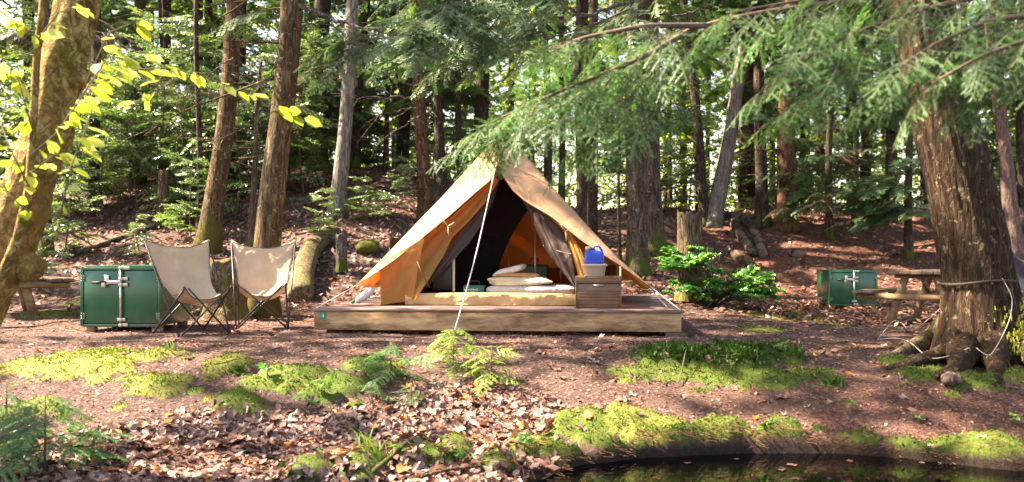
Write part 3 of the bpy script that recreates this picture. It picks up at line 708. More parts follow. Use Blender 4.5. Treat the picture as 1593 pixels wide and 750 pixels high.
# inner tent
WZ = .68; IV0, IV1 = .72, 3.15
uL = (TP(592, 440, IV0)-PO).dot(U_); uR = (TP(966, 440, IV0)-PO).dot(U_)
def quad(mb, a, b, c, d, n=10, m_=10, wr=.02, seed=0, dirn=(0, -1, 0), fr=5):
    s, t = np.meshgrid(np.linspace(0, 1, n), np.linspace(0, 1, m_), indexing='ij'); s = s[..., None]; t = t[..., None]
    P = (np.array(a)*(1-s)+np.array(b)*s)*(1-t)+(np.array(d)*(1-s)+np.array(c)*s)*t
    e = (np.sin(np.pi*s)*np.sin(np.pi*t))[..., 0]**.4
    P = P+(wr*(fbm(s[..., 0]*fr, t[..., 0]*fr, 0, seed, 3)-.5)*e)[..., None]*np.asarray(dirn); mb.grid(P)
IA = np.array(AP)-np.array([0, 0, .17])
a0, a1, b0, b1 = PL(uL, IV0, WZ), PL(uL, IV1, WZ), PL(uR, IV0, WZ), PL(uR, IV1, WZ)
wl = MB(); g0, g1 = PL(uL, IV0, DZ+.005), PL(uL, IV1, DZ+.005); h0, h1 = PL(uR, IV0, DZ+.005), PL(uR, IV1, DZ+.005)
quad(wl, a0, a1, g1, g0, 14, 8, .04, 2, U_); part(wl, 'side_wall', [M['canvas']], rt)
wl = MB(); quad(wl, b0, b1, h1, h0, 14, 8, .04, 3, U_); part(wl, 'side_wall', [M['canvas']], rt)
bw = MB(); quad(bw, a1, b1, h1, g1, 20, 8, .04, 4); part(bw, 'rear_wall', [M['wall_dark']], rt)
rf = MB(); rf.grid(ruled(np.linspace(IA, np.array(a0), 24), np.linspace(IA, np.array(a1), 24), 14, -.03, (0, 0, 1), .03, 8)); rf.grid(ruled(np.linspace(IA, np.array(b0), 24), np.linspace(IA, np.array(b1), 24), 14, -.03, (0, 0, 1), .03, 9))
rf.grid(ruled(np.linspace(IA, np.array(a1), 24), np.linspace(IA, np.array(b1), 24), 14, -.03, (0, 0, 1), .03, 10)); part(rf, 'inner_roof', [M['canvas']], rt)
fp = MB(); quad(fp, TP(591, 411, IV0), TP(660, 369, IV0+.12), TP(641, 468, IV0-.03), TP(593, 474, IV0-.02), 18, 16, .11, 5, V_, 7)
part(fp, 'front_panel', [M['canvas']], rt)
def strip(name, L_, R_, v, mat, wr=.03, seed=0, n=30, m_=14, folds=0, fa=.02, solid=0):
    mb = MB(); A = curve(L_, v, n); B = curve(R_, v, n); P = ruled(A, B, m_, 0, (0, 0, 0), wr, seed, 7)
    if folds: P = P+(fa*np.sin(np.linspace(0, folds*2*np.pi, m_))[None, :]*np.linspace(.4, 1, n)[:, None])[..., None]*np.array(V_)
    mb.grid(P); return part(mb, name, [mat], rt, solid=solid)
strip('door_flap', [(769, 275), (738, 305), (697, 342), (656, 375), (630, 403), (634, 440), (640, 468)], [(776, 281), (755, 315), (729, 345), (704, 369), (690, 398), (664, 440), (646, 466)], (1.45, .66), M['canvas'], .06, 12, folds=2, fa=.018)
strip('door_flap', [(806, 300), (830, 320), (857, 340), (879, 362), (890, 394), (900, 430), (906, 440)], [(812, 306), (840, 326), (870, 344), (886, 358), (903, 388), (915, 420), (921, 440)], (1.4, .74), M['canvas'], .05, 13, folds=2.5, fa=.016)
strip('insect_mesh', [(774, 277), (752, 318), (727, 350), (704, 377), (688, 404), (662, 446)], [(779, 276), (768, 312), (752, 345), (732, 375), (708, 402), (664, 447)], (1.55, .80), M['mesh'], .04, 14, folds=1.5, fa=.02)
strip('insect_mesh', [(806, 300), (818, 322), (832, 352), (848, 388), (872, 420), (893, 446)], [(810, 300), (846, 328), (870, 352), (884, 372), (892, 404), (898, 446)], (1.45, .82), M['mesh'], .05, 15, folds=2, fa=.02)
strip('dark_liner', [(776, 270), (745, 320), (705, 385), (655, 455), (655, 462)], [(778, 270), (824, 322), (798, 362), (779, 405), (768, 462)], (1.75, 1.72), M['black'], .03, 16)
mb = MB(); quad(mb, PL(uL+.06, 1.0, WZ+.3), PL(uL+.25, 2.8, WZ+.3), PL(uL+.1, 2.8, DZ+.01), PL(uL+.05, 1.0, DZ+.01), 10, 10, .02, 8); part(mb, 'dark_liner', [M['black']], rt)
# sill across the doorway
mb = MB(); n = 60; s = np.linspace(0, 1, n); px = 630+(898-630)*s; prof = [(-.01, 0), (-.015, .3), (-.02, .62), (-.012, .9), (.012, 1.0), (.05, .96), (.06, .3)]
P = np.zeros((n, len(prof), 3))
for j, (dv, hh) in enumerate(prof):
    for i in range(n):
        zt = DZ+.008+(.118+.012*math.sin(s[i]*3))*hh; q = PL((TP(px[i], 460, IV0).x-PO.x)/math.cos(PA)-.1, 0, 0)
        b = TP(px[i], 460, IV0+dv); P[i, j] = (b.x, b.y, zt)
P[..., 1] -= .07*(fbm(s[:, None]*11+P[..., 2]*9, P[..., 2]*16+s[:, None]*3, 0, 77, 3)-.5)
mb.grid(P); part(mb, 'door_sill', [M['sill']], rt)
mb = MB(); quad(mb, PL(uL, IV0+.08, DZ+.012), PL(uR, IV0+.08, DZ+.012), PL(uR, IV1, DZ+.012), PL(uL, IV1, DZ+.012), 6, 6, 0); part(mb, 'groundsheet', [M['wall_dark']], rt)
for (px, y0, y1, v, r) in [(832.5, 362, 438, 2.0, .011), (792, 375, 425, 2.9, .009), (965.5, 414, 430, .7, .010), (872, 400, 445, 2.95, .008)]:
    mb = MB(); a = TP(px, y0, v); b = TP(px, y1, v); b.z = DZ+.01; mb.tube([b, a], r, 10); part(mb, 'tent_pole', [M['pole'] if px != 965.5 else M['tape']], rt)
mb = MB(); mb.tube([TP(845, 382, 1.2), TP(862, 389, 1.1), TP(889, 395, .8)], .004, 6); part(mb, 'inner_cord', [M['tape']], rt)
for (px, py, v) in [(697, 352, .78), (880, 360, .80)]:
    for k, (dx, dy) in enumerate([(-9, -12), (10, -6), (1, 15)]):
        mb = MB(); c = TP(px, py, v); e = TP(px+dx, py+dy, v-.02); mb.tube([c, (c+e)/2+Vector((0, -.01, -.003)), e], .006, 6); part(mb, 'tie_tape', [M['tape']], rt)
mb = MB(); mb.tube([TP(649, 407, .62), TP(656, 424, .60), TP(668, 447, .62)], .006, 6); part(mb, 'tie_tape', [M['seam']], rt)
# guy ropes
M['rope2'] = plain('grey_white_rope', (.42, .36, .31), .9, 0, .2, .2, 60)
M['rope'] = plain('white_rope', (.72, .62, .60), .8, 0, .3, .15, 60)
def rope(label, pts, r, mat='rope', cat='rope', name='guy_rope', sag=0):
    P = [Vector(p) for p in pts]; out = []
    for i in range(len(P)-1):
        for k in range(8): out.append(P[i].lerp(P[i+1], k/8))
    out.append(P[-1])
    if sag: out = [p-Vector((0, 0, sag*4*(i/(len(out)-1))*(1-i/(len(out)-1)))) for i, p in enumerate(out)]
    # smooth
    for _ in range(9): out = [out[0]]+[(out[i-1]+out[i]*2+out[i+1])/4 for i in range(1, len(out)-1)]+[out[-1]]
    mb = MB(); mb.tube(out, r, 6); o = mb.build(name, [M[mat]], origin=tuple(P[0])); o.location = P[0]; return tag(o, label, cat)
g_ = G(703, 529)
rope('long white guy rope from the tent peak to the ground', [TP(771, 259, VF+.80), TP(741, 395, VF-.35), g_], .0065, sag=.015)
rope('guy rope from the left tip of the tent to the platform corner', [FL, PL(.02, .05, DZ+.005)], .005)
rope('guy rope behind the white bag on the left of the platform', [TP(578, 440, 1.3), PL(.55, .9, DZ+.005)], .004)
rope('guy rope from the right tip of the tent to the platform corner', [FR_, PL(3.64, .03, DZ+.005)], .005)
rope('short rope beside the right platform corner', [TP(1000, 438, 1.0), PL(3.55, .5, DZ+.005)], .004)

# ---------------------------------------------------------------- things in and by the tent
def lump(center, size, Rm=None, seed=0, n=24, m_=14, pw=.55, amp=.12):
    """soft pillow-like closed shape"""
    u = np.linspace(0, 2*np.pi, n, endpoint=False); v = np.linspace(-np.pi/2, np.pi/2, m_)
    cu, su = np.cos(u), np.sin(u); cv, sv = np.cos(v), np.sin(v)
    pwr = lambda a, e: np.sign(a)*np.abs(a)**e
    x = pwr(cu, pw)[None]*pwr(cv, pw*1.2)[:, None]; y = pwr(su, pw)[None]*pwr(cv, pw*1.2)[:, None]; z = (pwr(sv, 1.0)[:, None]+0*x)
    nz = 1+amp*(fbm(x*2.3+5, y*2.3+5, z*1.5+5, seed, 3)-.5)*2
    P = np.stack([x*size[0]/2*nz, y*size[1]/2*nz, z*size[2]/2*nz], -1).reshape(-1, 3)
    if Rm is not None: P = P @ np.array(Rm).T
    P += np.array(tuple(center)); i = np.arange(m_-1)[:, None]; j = np.arange(n)[None]; j2 = (j+1) % n
    return P, np.stack([i*n+j, i*n+j2, (i+1)*n+j2, (i+1)*n+j], -1).reshape(-1, 4)
def soft(name, label, cat, c, size, mat, seed=0, Rm=None, amp=.12, pw=.5, parent=None):
    mb = MB(); P, q = lump(c, size, Rm or PM, seed, amp=amp, pw=pw); mb.add(P, q)
    o = mb.build(name, [mat], origin=tuple(c), sub=1); o.location = c
    return tag(o, label, cat)
M['linen'] = cloth('grey_sheet', (.52, .47, .45), (.44, .40, .38)); M['cream'] = cloth('cream_quilt', (.62, .55, .38), (.52, .45, .30), scale=9)
M['tanp'] = cloth('tan_pillow', (.50, .25, .10), (.42, .20, .08)); M['ticking'] = cloth('pale_pillow', (.60, .54, .46), (.50, .44, .38), scale=14)
def at(px, py, v, z=None):
    p = TP(px, py, v)
    if z is not None: p.z = z
    return p
soft('mattress', 'grey white mattress on the tent floor', 'mattress', at(828, 450, 1.35, .40), (1.0, .70, .12), M['linen'], 1, amp=.05, pw=.22)
soft('quilt', 'cream folded quilt lying on the grey mattress', 'quilt', at(812, 438, 1.25, .495), (.68, .45, .10), M['cream'], 2, amp=.34, pw=.3)
soft('pillow', 'tan orange pillow between quilt and pale pillow', 'pillow', at(804, 430, 1.25, .56), (.48, .28, .06), M['tanp'], 3, amp=.3, pw=.35)
soft('pillow', 'pale pillow on top of the bedding', 'pillow', at(793, 421, 1.28, .61), (.36, .26, .085), M['ticking'], 4, Rm=PM @ Matrix.Rotation(math.radians(-16), 3, 'Y'), amp=.3, pw=.5)
M['dkgreen'] = plain('dark_green_shell', (.04, .085, .035), .5); M['blackbox'] = plain('black_panel', (.02, .018, .017), .4)
rt = root('suitcase', at(830, 440, 2.35, .26), 'dark green upright case behind the bedding', 'suitcase')
mb = MB(); mb.box(at(831, 424, 2.35)+Vector((0, 0, -.03)), (.36, .14, .26), PM); part(mb, 'shell', [M['dkgreen']], rt, bevel=.03)
mb = MB(); mb.box(at(831, 424, 2.25)+Vector((0, 0, -.03)), (.30, .01, .2), PM); part(mb, 'front_pocket', [M['dkgreen']], rt, bevel=.004)
mb = MB(); e = at(831, 405, 2.35); mb.tube([e+U_*-.05+Vector((0, 0, -.02)), e+U_*-.05+Vector((0, 0, .02)), e+U_*.05+Vector((0, 0, .02)), e+U_*.05+Vector((0, 0, -.02))], .007, 6); part(mb, 'handle', [M['blackbox']], rt)
rt = root('cabinet', at(695, 455, 1.2, .26), 'black box cabinet with pale edge strip inside the tent left', 'cabinet')
mb = MB(); mb.box(at(694, 425, 1.25)+Vector((-.02, 0, -.01)), (.22, .30, .34), PM); part(mb, 'body', [M['blackbox']], rt, bevel=.006)
mb = MB(); mb.box(at(706, 428, 1.05), (.024, .02, .36), PM); part(mb, 'edge_strip', [plain('cream_strip', (.62, .56, .38), .5)], rt, bevel=.003)
rt = root('tote_bag', at(738, 455, 1.05, .26), 'dark green box bag with white print inside the tent', 'bag')
M['tote'] = plain('green_tote', (.012, .085, .06), .55)
c = at(738, 444, 1.1); mb = MB(); mb.box(Vector((c.x, c.y, .36)), (.235, .16, .19), PM); body = part(mb, 'body', [M['tote']], rt, bevel=.012)
mb = MB(); e = Vector((c.x, c.y, .455)); mb.tube([e-U_*.06, e-U_*.05+Vector((0, 0, .045)), e+U_*.05+Vector((0, 0, .045)), e+U_*.06], .006, 6); part(mb, 'handle', [M['blackbox']], rt)
fc = Vector((c.x, c.y, 0))-V_*.0815
text('ROMTING', fc+Vector((0, 0, .405))-U_*.025, .034, M['white_paint'], body)
text('CLMBRS', fc+Vector((0, 0, .378))-U_*.025, .024, M['white_paint'], body)
for k, (du, zz, ww, hh) in enumerate([(-.085, .437, .035, .012), (-.045, .440, .04, .006), (-.04, .430, .03, .006), (.03, .438, .022, .012), (.065, .436, .02, .009)]):
    mb = MB(); mb.box(fc+U_*du+Vector((0, 0, zz)), (ww, .002, hh), PM); part(mb, 'printed_mark', [M['white_paint']], body)
for k in range(2):
    pass
# trunk, basin, jug
M['brown_metal'] = plain('brown_trunk', (.15, .082, .045), .42, .0, .5, .25, 7, .15); M['chrome'] = plain('chrome', (.6, .58, .55), .25, 1)
bx = PL((TP(931, 478, .34)-PO).dot(U_), .34, DZ)
rt = root('storage_chest', bx+V_*.18, 'brown ribbed storage chest at the tent doorway', 'chest')
mb = MB(); mb.box(bx+V_*.19+Vector((0, 0, .126)), (.445, .36, .25), PM)
for k, z in enumerate((.045, .085, .115, .145, .172)): mb.box(bx+V_*.0065+Vector((0, 0, z)), (.415, .014, .012), PM)
part(mb, 'body', [M['brown_metal']], rt, bevel=.007)
mb = MB(); mb.box(bx+V_*.185+Vector((0, 0, .287)), (.468, .39, .066), PM); mb.box(bx-V_*.011+Vector((0, 0, .306)), (.40, .008, .012), PM); part(mb, 'lid', [M['brown_metal']], rt, bevel=.009)
for sgn in (-1, 1):
    mb = MB(); mb.box(bx+U_*.2265*sgn+V_*.02+Vector((0, 0, .126)), (.012, .05, .252), PM); part(mb, 'corner_post', [M['brown_metal']], rt, bevel=.003)
mb = MB(); e = bx-V_*.008+Vector((0, 0, .232)); mb.tube([e-U_*.04+V_*.01, e-U_*.04-V_*.014, e+U_*.04-V_*.014, e+U_*.04+V_*.01], .005, 8); mb.box(e+V_*.004, (.1, .006, .022), PM); part(mb, 'handle', [M['chrome']], rt)
for sgn in (-1, 1):
    mb = MB(); mb.box(bx+U_*.13*sgn-V_*.0+Vector((0, 0, .322)), (.03, .03, .008), PM); part(mb, 'lid_clip', [M['brown_metal']], rt)
TZ = DZ+.32
M['basin'] = plain('beige_plastic', (.50, .43, .33), .35, 0, .5, .05); M['blue'] = plain('blue_plastic', (.004, .05, .45), .5, 0, .5, .1); M['cap'] = plain('cream_cap', (.62, .48, .34), .4)
cb = PL((TP(925, 428, .45)-PO).dot(U_), .45, TZ)
rt = root('wash_basin', cb, 'beige plastic wash basin on the brown chest', 'basin')
def rrect(w_, d_, z, r, n=6):
    o = []
    for (sx, sy, a0) in ((1, 1, 0), (-1, 1, 90), (-1, -1, 180), (1, -1, 270)):
        for k in range(n):
            a = math.radians(a0+90*k/(n-1)); o.append((sx*(w_/2-r)+r*math.cos(a), sy*(d_/2-r)+r*math.sin(a), z))
    return o
def loft(mb, rings, c, Rm, m=0, capb=True, capt=True):
    P = np.array(rings, float); P = P @ np.array(Rm).T+np.array(tuple(c)); a, b = P.shape[:2]
    i = np.arange(a-1)[:, None]; j = np.arange(b)[None]; j2 = (j+1) % b
    q = np.stack([i*b+j, i*b+j2, (i+1)*b+j2, (i+1)*b+j], -1).reshape(-1, 4); v = P.reshape(-1, 3); t = []
    if capb: v = np.vstack([v, P[0].mean(0)]); t += [(k2, k, len(v)-1) for k, k2 in zip(range(b), [*range(1, b), 0])]
    if capt: v = np.vstack([v, P[-1].mean(0)]); t += [((a-1)*b+k, (a-1)*b+k2, len(v)-1) for k, k2 in zip(range(b), [*range(1, b), 0])]
    mb.add(v, q, t, m)
mb = MB(); loft(mb, [rrect(.19, .17, .0, .05), rrect(.20, .18, .005, .055), rrect(.235, .21, .105, .06), rrect(.262, .235, .108, .07), rrect(.262, .235, .125, .07), rrect(.24, .215, .128, .065), rrect(.225, .2, .11, .06), rrect(.19, .17, .012, .05)], cb, PM)
part(mb, 'bowl', [M['basin']], rt)
cj = cb+Vector((0, 0, .02))-U_*.005
rt = root('water_jug', cj, 'blue water jug with cream cap standing in the basin', 'jug')
mb = MB(); loft(mb, [rrect(.19, .15, 0, .03), rrect(.2, .16, .01, .035), rrect(.2, .16, .06, .035), rrect(.196, .156, .064, .035), rrect(.2, .16, .07, .035), rrect(.2, .16, .215, .035), rrect(.17, .13, .24, .04), rrect(.08, .07, .246, .03)], cj, PM)
part(mb, 'body', [M['blue']], rt)
mb = MB(); e = cj+Vector((0, 0, .24)); mb.tube([e-U_*.02, e+U_*.005+Vector((0, 0, .045)), e+U_*.05+Vector((0, 0, .048)), e+U_*.085+Vector((0, 0, -.005))], .011, 8); part(mb, 'handle', [M['blue']], rt)
mb = MB(); e = cj-U_*.062+Vector((0, 0, .235)); mb.tube([e, e+Vector((0, 0, .02)), e+Vector((0, 0, .021)), e+Vector((0, 0, .05))], [.024, .024, .03, .028], 14); part(mb, 'cap', [M['cap']], rt)
# white bag at the left of the platform
mb = MB(); c = TP(568, 459.5, .62); c.z += 0
Rb = PM @ Matrix.Rotation(math.radians(-38), 3, 'Y')
rt = root('white_bag', Vector((c.x, c.y, DZ)), 'white slanted bag with green corner beside the tent wall', 'bag')
P, q = lump(c, (.24, .16, .085), Rb, 9, amp=.08, pw=.6); mb.add(P, q); part(mb, 'body', [cloth('white_bag_cloth', (.66, .60, .58), (.58, .52, .50))], rt)
mb = MB(); e = TP(550, 469, .60); P, q = lump(e, (.05, .08, .035), Rb, 10, amp=.05, pw=.5); mb.add(P, q); part(mb, 'corner_patch', [plain('green_patch', (.02, .30, .14), .6)], rt)

# ---------------------------------------------------------------- folding canvas chairs
M['chairfab'] = cloth('chair_canvas', (.64, .50, .37), (.50, .38, .27), (.6, .48, .38), .25, .85, 5)
M['tube'] = plain('dark_steel_tube', (.055, .05, .05), .4, .6); M['piping'] = plain('black_piping', (.02, .018, .018), .7)
def make_chair(label, loc, rz):
    rt = root('butterfly_chair', loc, label, 'chair', 'canvas butterfly chairs beside the tent', rz)
    o_ = Vector((0, 0, 0)); BLp, BRp = Vector((-.35, .30, .93)), Vector((.35, .30, .93)); FLp, FRp = Vector((-.245, -.36, .48)), Vector((.245, -.36, .48))
    ft = {(a, b): Vector((a*.27, b*.27, .012)) for a in (-1, 1) for b in (-1, 1)}
    def rod(a, b, nmn='frame_rod'):
        mb = MB(); mb.tube([a, b], .0095, 8); o = mb.build(nmn, [M['tube']], origin=(0, 0, 0)); o.parent = rt
    rod(BLp, ft[-1, -1]); rod(BRp, ft[1, -1]); rod(FLp, ft[-1, 1]); rod(FRp, ft[1, 1])
    rod(FLp+Vector((.03, 0, -.01)), ft[1, -1]+Vector((-.02, -.03, 0))); rod(FRp+Vector((-.03, 0, -.01)), ft[-1, -1]+Vector((.02, -.03, 0)))
    rod(ft[-1, 1], Vector((.20, .20, .50))); rod(ft[1, 1], Vector((-.20, .20, .50)))
    for (a, b), p in ft.items():
        mb = MB(); mb.tube([p-Vector((0, 0, .014)), p+Vector((0, 0, .02))], .014, 8); o = mb.build('foot', [M['piping']], origin=(0, 0, 0)); o.parent = rt
    n, m_ = 40, 29; P = np.zeros((n, m_, 3)); s = np.linspace(-1, 1, m_)
    for i, t in enumerate(np.linspace(0, 1, n)):
        # centre line and edge line
        cy = np.interp(t, [0, .25, .5, .68, .85, 1], [.27, .22, .13, .0, -.17, -.27]); czz = np.interp(t, [0, .25, .5, .68, .85, 1], [.90, .68, .41, .305, .295, .345])
        wdt = np.interp(t, [0, .15, .4, .62, .8, 1], [.36, .325, .27, .245, .245, .255])
        ey = np.interp(t, [0, .2, .45, .65, .85, 1], [.305, .23, .09, -.06, -.25, -.375]); ez = np.interp(t, [0, .2, .45, .65, .85, 1], [.955, .76, .50, .39, .41, .50])
        q = np.abs(s)**2.2; P[i, :, 0] = s*wdt; P[i, :, 1] = cy*(1-q)+ey*q; P[i, :, 2] = czz*(1-q)+ez*q
        if t < .12: P[i, :, 2] -= (1-np.abs(s)**3)*.03*(1-t/.12)
    for _ in range(2):
        P[1:-1] = (P[:-2]+2*P[1:-1]+P[2:])/4
    P[..., 1] += .035*(fbm(s[None]*2.5+7, np.linspace(0, 5, n)[:, None], 0, int(rz*10)+3, 3)-.5); P[..., 2] += .02*(fbm(s[None]*3+3, np.linspace(0, 4, n)[:, None], 0, 5, 3)-.5)
    mb = MB(); mb.grid(P); o = mb.build('canvas_seat', [M['chairfab']], origin=(0, 0, 0), solid=.004); o.parent = rt
    edge = np.vstack([P[0], P[1:, -1], P[-1, ::-1][1:], P[::-1, 0][1:]]); mb = MB(); mb.tube(edge, .0042, 5); o2 = mb.build('piping', [M['piping']], origin=(0, 0, 0)); o2.parent = o
    for sx in (-1, 1):       # pockets wrapped over the frame tips
        a = np.array([(sx*.35, .30, .93), (sx*.35, .315, .955), (sx*.335, .33, .93), (sx*.32, .32, .84)]); b = a.copy(); b[:, 0] -= sx*.07; b[:, 2] -= .03
        mb = MB(); mb.grid(np.stack([a, b], 1)); pk = mb.build('pocket', [M['chairfab']], origin=(0, 0, 0), solid=.003); pk.parent = o
    return rt
ca = G(298, 519); make_chair('canvas butterfly chair turned right in front of the green locker', (ca.x, ca.y, ca.z), math.radians(45))
cb_ = G(409, 509); make_chair('canvas butterfly chair facing forward before the wounded trunk', (cb_.x, cb_.y, cb_.z), math.radians(13))

# ---------------------------------------------------------------- green steel food lockers
def greenmat():
    m, t, out = nm('green_enamel'); n = noise(t, coords(t), 3, 5, .6); n2 = noise(t, coords(t, (1, 1, 1)), 60, 3, .8)
    c = ramp(t, n, [(.3, (.005, .075, .034)), (.7, (.008, .105, .048))]); c = mix(t, ramp(t, n2, [(.66, (0, 0, 0)), (.72, (.6,)*3)]), c, (.16, .14, .10))
    sx = N(t, 'SeparateXYZ'); t.links.new(coords(t), sx.inputs[0]); c = mix(t, ramp(t, math_(t, 'SUBTRACT', n, sx.outputs[2]), [(.36, (0, 0, 0)), (.52, (.75,)*3)]), c, (.13, .10, .07)); c = mix(t, ramp(t, noise(t, coords(t, (1, 1, .25)), 9, 6, .8), [(.56, (0, 0, 0)), (.75, (.35,)*3)]), c, (.10, .13, .09))
    bsdf(t, out, c, .22, 0, .6, n, .05, .01); return m
M['green'] = greenmat(); M['galv'] = plain('galvanised_steel', (.55, .52, .46), .38, .85, .5, .25, 18); M['rubber'] = plain('black_grip', (.015, .013, .012), .5)
def locker(label, loc, rz, Wd=.83, Dp=.88, Hh=.62, mirror=1):
    rt = root('storage_locker', loc, label, 'locker', 'green steel lockers', rz); O = (0, 0, 0)
    def add(mb, nme, mat, par=rt, bv=.003, lab=None): o = mb.build(nme, [M[mat]], origin=O, bevel=bv); o.parent = par; return o
    z0 = .045
    mb = MB(); mb.box((0, Dp/2, z0+Hh/2), (Wd-.02, Dp, Hh-.012)); add(mb, 'body', 'green')
    mb = MB(); mb.box((0, Dp/2-.005, z0+Hh), (Wd+.01, Dp+.03, .014)); add(mb, 'top_panel', 'green')
    for sx in (-1, 1): mb = MB(); mb.box((sx*(Wd/2-.012), -.012, z0+Hh/2), (.034, .03, Hh-.02)); add(mb, 'frame_post', 'green')
    for z in (z0+.012, z0+Hh-.022): mb = MB(); mb.box((0, -.0125, z), (Wd-.06, .029, .03)); add(mb, 'frame_rail', 'green')
    for sx in (-1, 1):
        mb = MB(); mb.box((sx*(Wd/4-.0145), -.010, z0+Hh/2-.004), (Wd/2-.036, .018, Hh-.075)); dr = add(mb, 'door', 'green', bv=.005)
        for z in (z0+.11, z0+Hh-.12):
            mb = MB(); mb.box((sx*(Wd/2-.034), -.0215, z), (.03, .006, .075)); hg = add(mb, 'hinge', 'green', dr)
            mb = MB()
            for dz in (-.026, 0, .026): mb.tube([(sx*(Wd/2-.012), -.026, z+dz), (sx*(Wd/2-.012), -.031, z+dz)], .006, 8); mb.tube([(sx*(Wd/2-.034), -.023, z+dz), (sx*(Wd/2-.034), -.027, z+dz)], .005, 8)
            o = mb.build('rivets', [M['galv']], origin=O); o.parent = hg; o.name = 'rivet_row'
    lx = .008*mirror
    mb = MB(); mb.tube([(lx, -.04, z0+.03), (lx, -.04, z0+Hh-.03)], .0135, 12); bar = add(mb, 'latch_bar', 'galv', bv=0)
    for z, dx in ((z0+.02, .03), (z0+.075, .005), (z0+Hh*.70, .03), (z0+Hh*.80, .03), (z0+Hh-.012, .05)):
        mb = MB(); mb.box((lx+dx*mirror, -.034, z), (.085, .014, .034)); mb.tube([(lx, -.058, z), (lx, -.024, z)], .019, 10)
        mb.tube([(lx+dx*mirror+.03, -.041, z), (lx+dx*mirror+.03, -.047, z)], .007, 8); add(mb, 'bracket', 'galv', bar, .002)
    mb = MB(); mb.box((lx-.075*mirror, -.062, z0+Hh*.745), (.16, .010, .034)); mb.box((lx-.14*mirror, -.052, z0+Hh*.78), (.045, .012, .10)); hn = add(mb, 'latch_handle', 'galv', bv=.003)
    mb = MB(); mb.tube([(lx-.14*mirror, -.064, z0+Hh*.745), (lx-.285*mirror, -.066, z0+Hh*.735)], .013, 8); add(mb, 'grip', 'rubber', hn, 0)
    mb = MB(); mb.box((lx-.165*mirror, -.07, z0+Hh*.70), (.04, .018, .045)); add(mb, 'padlock', 'cap', hn, .005)
    for sx in (-1, 1):
        for sy in (.08, Dp-.08): mb = MB(); mb.box((sx*(Wd/2-.07), sy, .01), (.09, .09, .08)); add(mb, 'foot_block', 'fascia', bv=.005)
    return rt
p = G(189, 515); locker('large green steel locker beside the left canvas chair', (p.x, p.y, p.z), math.radians(-1))
p = W(1327, 479, 17.2); locker('far green steel locker left of the picnic table', (p.x, p.y, float(gh(p.x, p.y))), math.radians(-3))

# ---------------------------------------------------------------- picnic tables
M['log'] = woodmat('peeled_log', (.20, .12, .06), (.42, .28, .15), (.12, .07, .04), axis=(12, 12, 1)); M['plank'] = woodmat('weathered_plank', (.10, .07, .055), (.28, .20, .15), (.06, .04, .03), axis=(2, 2, 14), rough=.6)
def table(label, C0, ang, width=.75, length=1.7, seat=.72):
    rt = root('picnic_table', C0, label, 'table', None, ang); O = (0, 0, 0)
    def add(mb, nme, mat, par=rt, bv=.004): o = mb.build(nme, [M[mat]], origin=O, bevel=bv); o.parent = par; return o
    for k in range(5): mb = MB(); mb.box(((k-2)*width/5, 0, .735+.002*(k % 2)), (width/5-.008, length, .042)); add(mb, 'top_board', 'plank')
    for sy in (-1, 1):
        mb = MB(); mb.box((0, sy*.62, .685), (width-.06, .04, .055)); add(mb, 'top_batten', 'plank')
        mb = MB(); mb.tube([(-seat-.10, sy*.62+.075*sy, .40), (seat+.10, sy*.62+.075*sy, .40)], .045, 10); add(mb, 'seat_beam', 'log', bv=0)
        for sx in (-1, 1): mb = MB(); mb.tube([(sx*.42, sy*.62, -.06), (sx*.33, sy*.62, .30), (sx*.19, sy*.62, .705)], [.058, .055, .052], 12, amp=.05, seed=sx+3); add(mb, 'leg', 'log', bv=0)
        mb = MB(); mb.tube([(0, sy*.60, .68), (0, sy*.12, .42)], .032, 8); add(mb, 'brace', 'log', bv=0)
    mb = MB(); mb.tube([(0, -.6, .40), (0, .6, .40)], .04, 10); add(mb, 'cross_beam', 'log', bv=0)
    for sx in (-1, 1):
        for k in (-1, 1): mb = MB(); mb.box((sx*seat+k*.07, 0, .462), (.13, length, .038)); add(mb, 'seat_board', 'plank')
    return rt
ang = -math.radians(38); wv = Vector((math.cos(ang), math.sin(ang), 0)); lv_ = Vector((-math.sin(ang), math.cos(ang), 0))
L1 = W(1383, 503, 13.4); c0 = L1+wv*.42+lv_*.62; c0.z = float(gh(c0.x, c0.y)); table('log legged picnic table left of the big roped tree', c0, ang)
ang = math.radians(30); wv = Vector((math.cos(ang), math.sin(ang), 0)); lv_ = Vector((-math.sin(ang), math.cos(ang), 0))
L1 = G(55, 494); c0 = L1-wv*.42+lv_*.62; c0.z = float(gh(c0.x, c0.y)); table('picnic table at far left behind the birch trunk', c0, ang)

# dark cloth of a hammock tied at the big tree
mb = MB(); A = [W(1563, 372, 8.3), W(1580, 398, 8.5), W(1615, 420, 8.9), W(1680, 432, 9.6)]; B = [W(1566, 392, 8.2), W(1573, 432, 8.3), W(1600, 462, 8.6), W(1680, 475, 9.4)]
def cv(pts, n=20):
    P = np.array([tuple(p) for p in pts]); t = np.linspace(0, len(P)-1, n); return np.stack([np.interp(t, range(len(P)), P[:, k]) for k in range(3)], -1)
mb.grid(ruled(cv(A), cv(B), 14, .12, (0, .6, -.3), .08, 3, 5)); mb.grid(ruled(cv(A)+np.array([.1, .45, .02]), cv(A), 10, .05, (0, 0, -1), .05, 4, 5))
tag(mb.build('hammock', [cloth('navy_nylon', (.02, .025, .05), (.012, .014, .03), None, 0, .45)], origin=tuple(A[0]), solid=.003), 'navy blue hammock cloth hanging behind the big right tree', 'hammock').location = A[0]
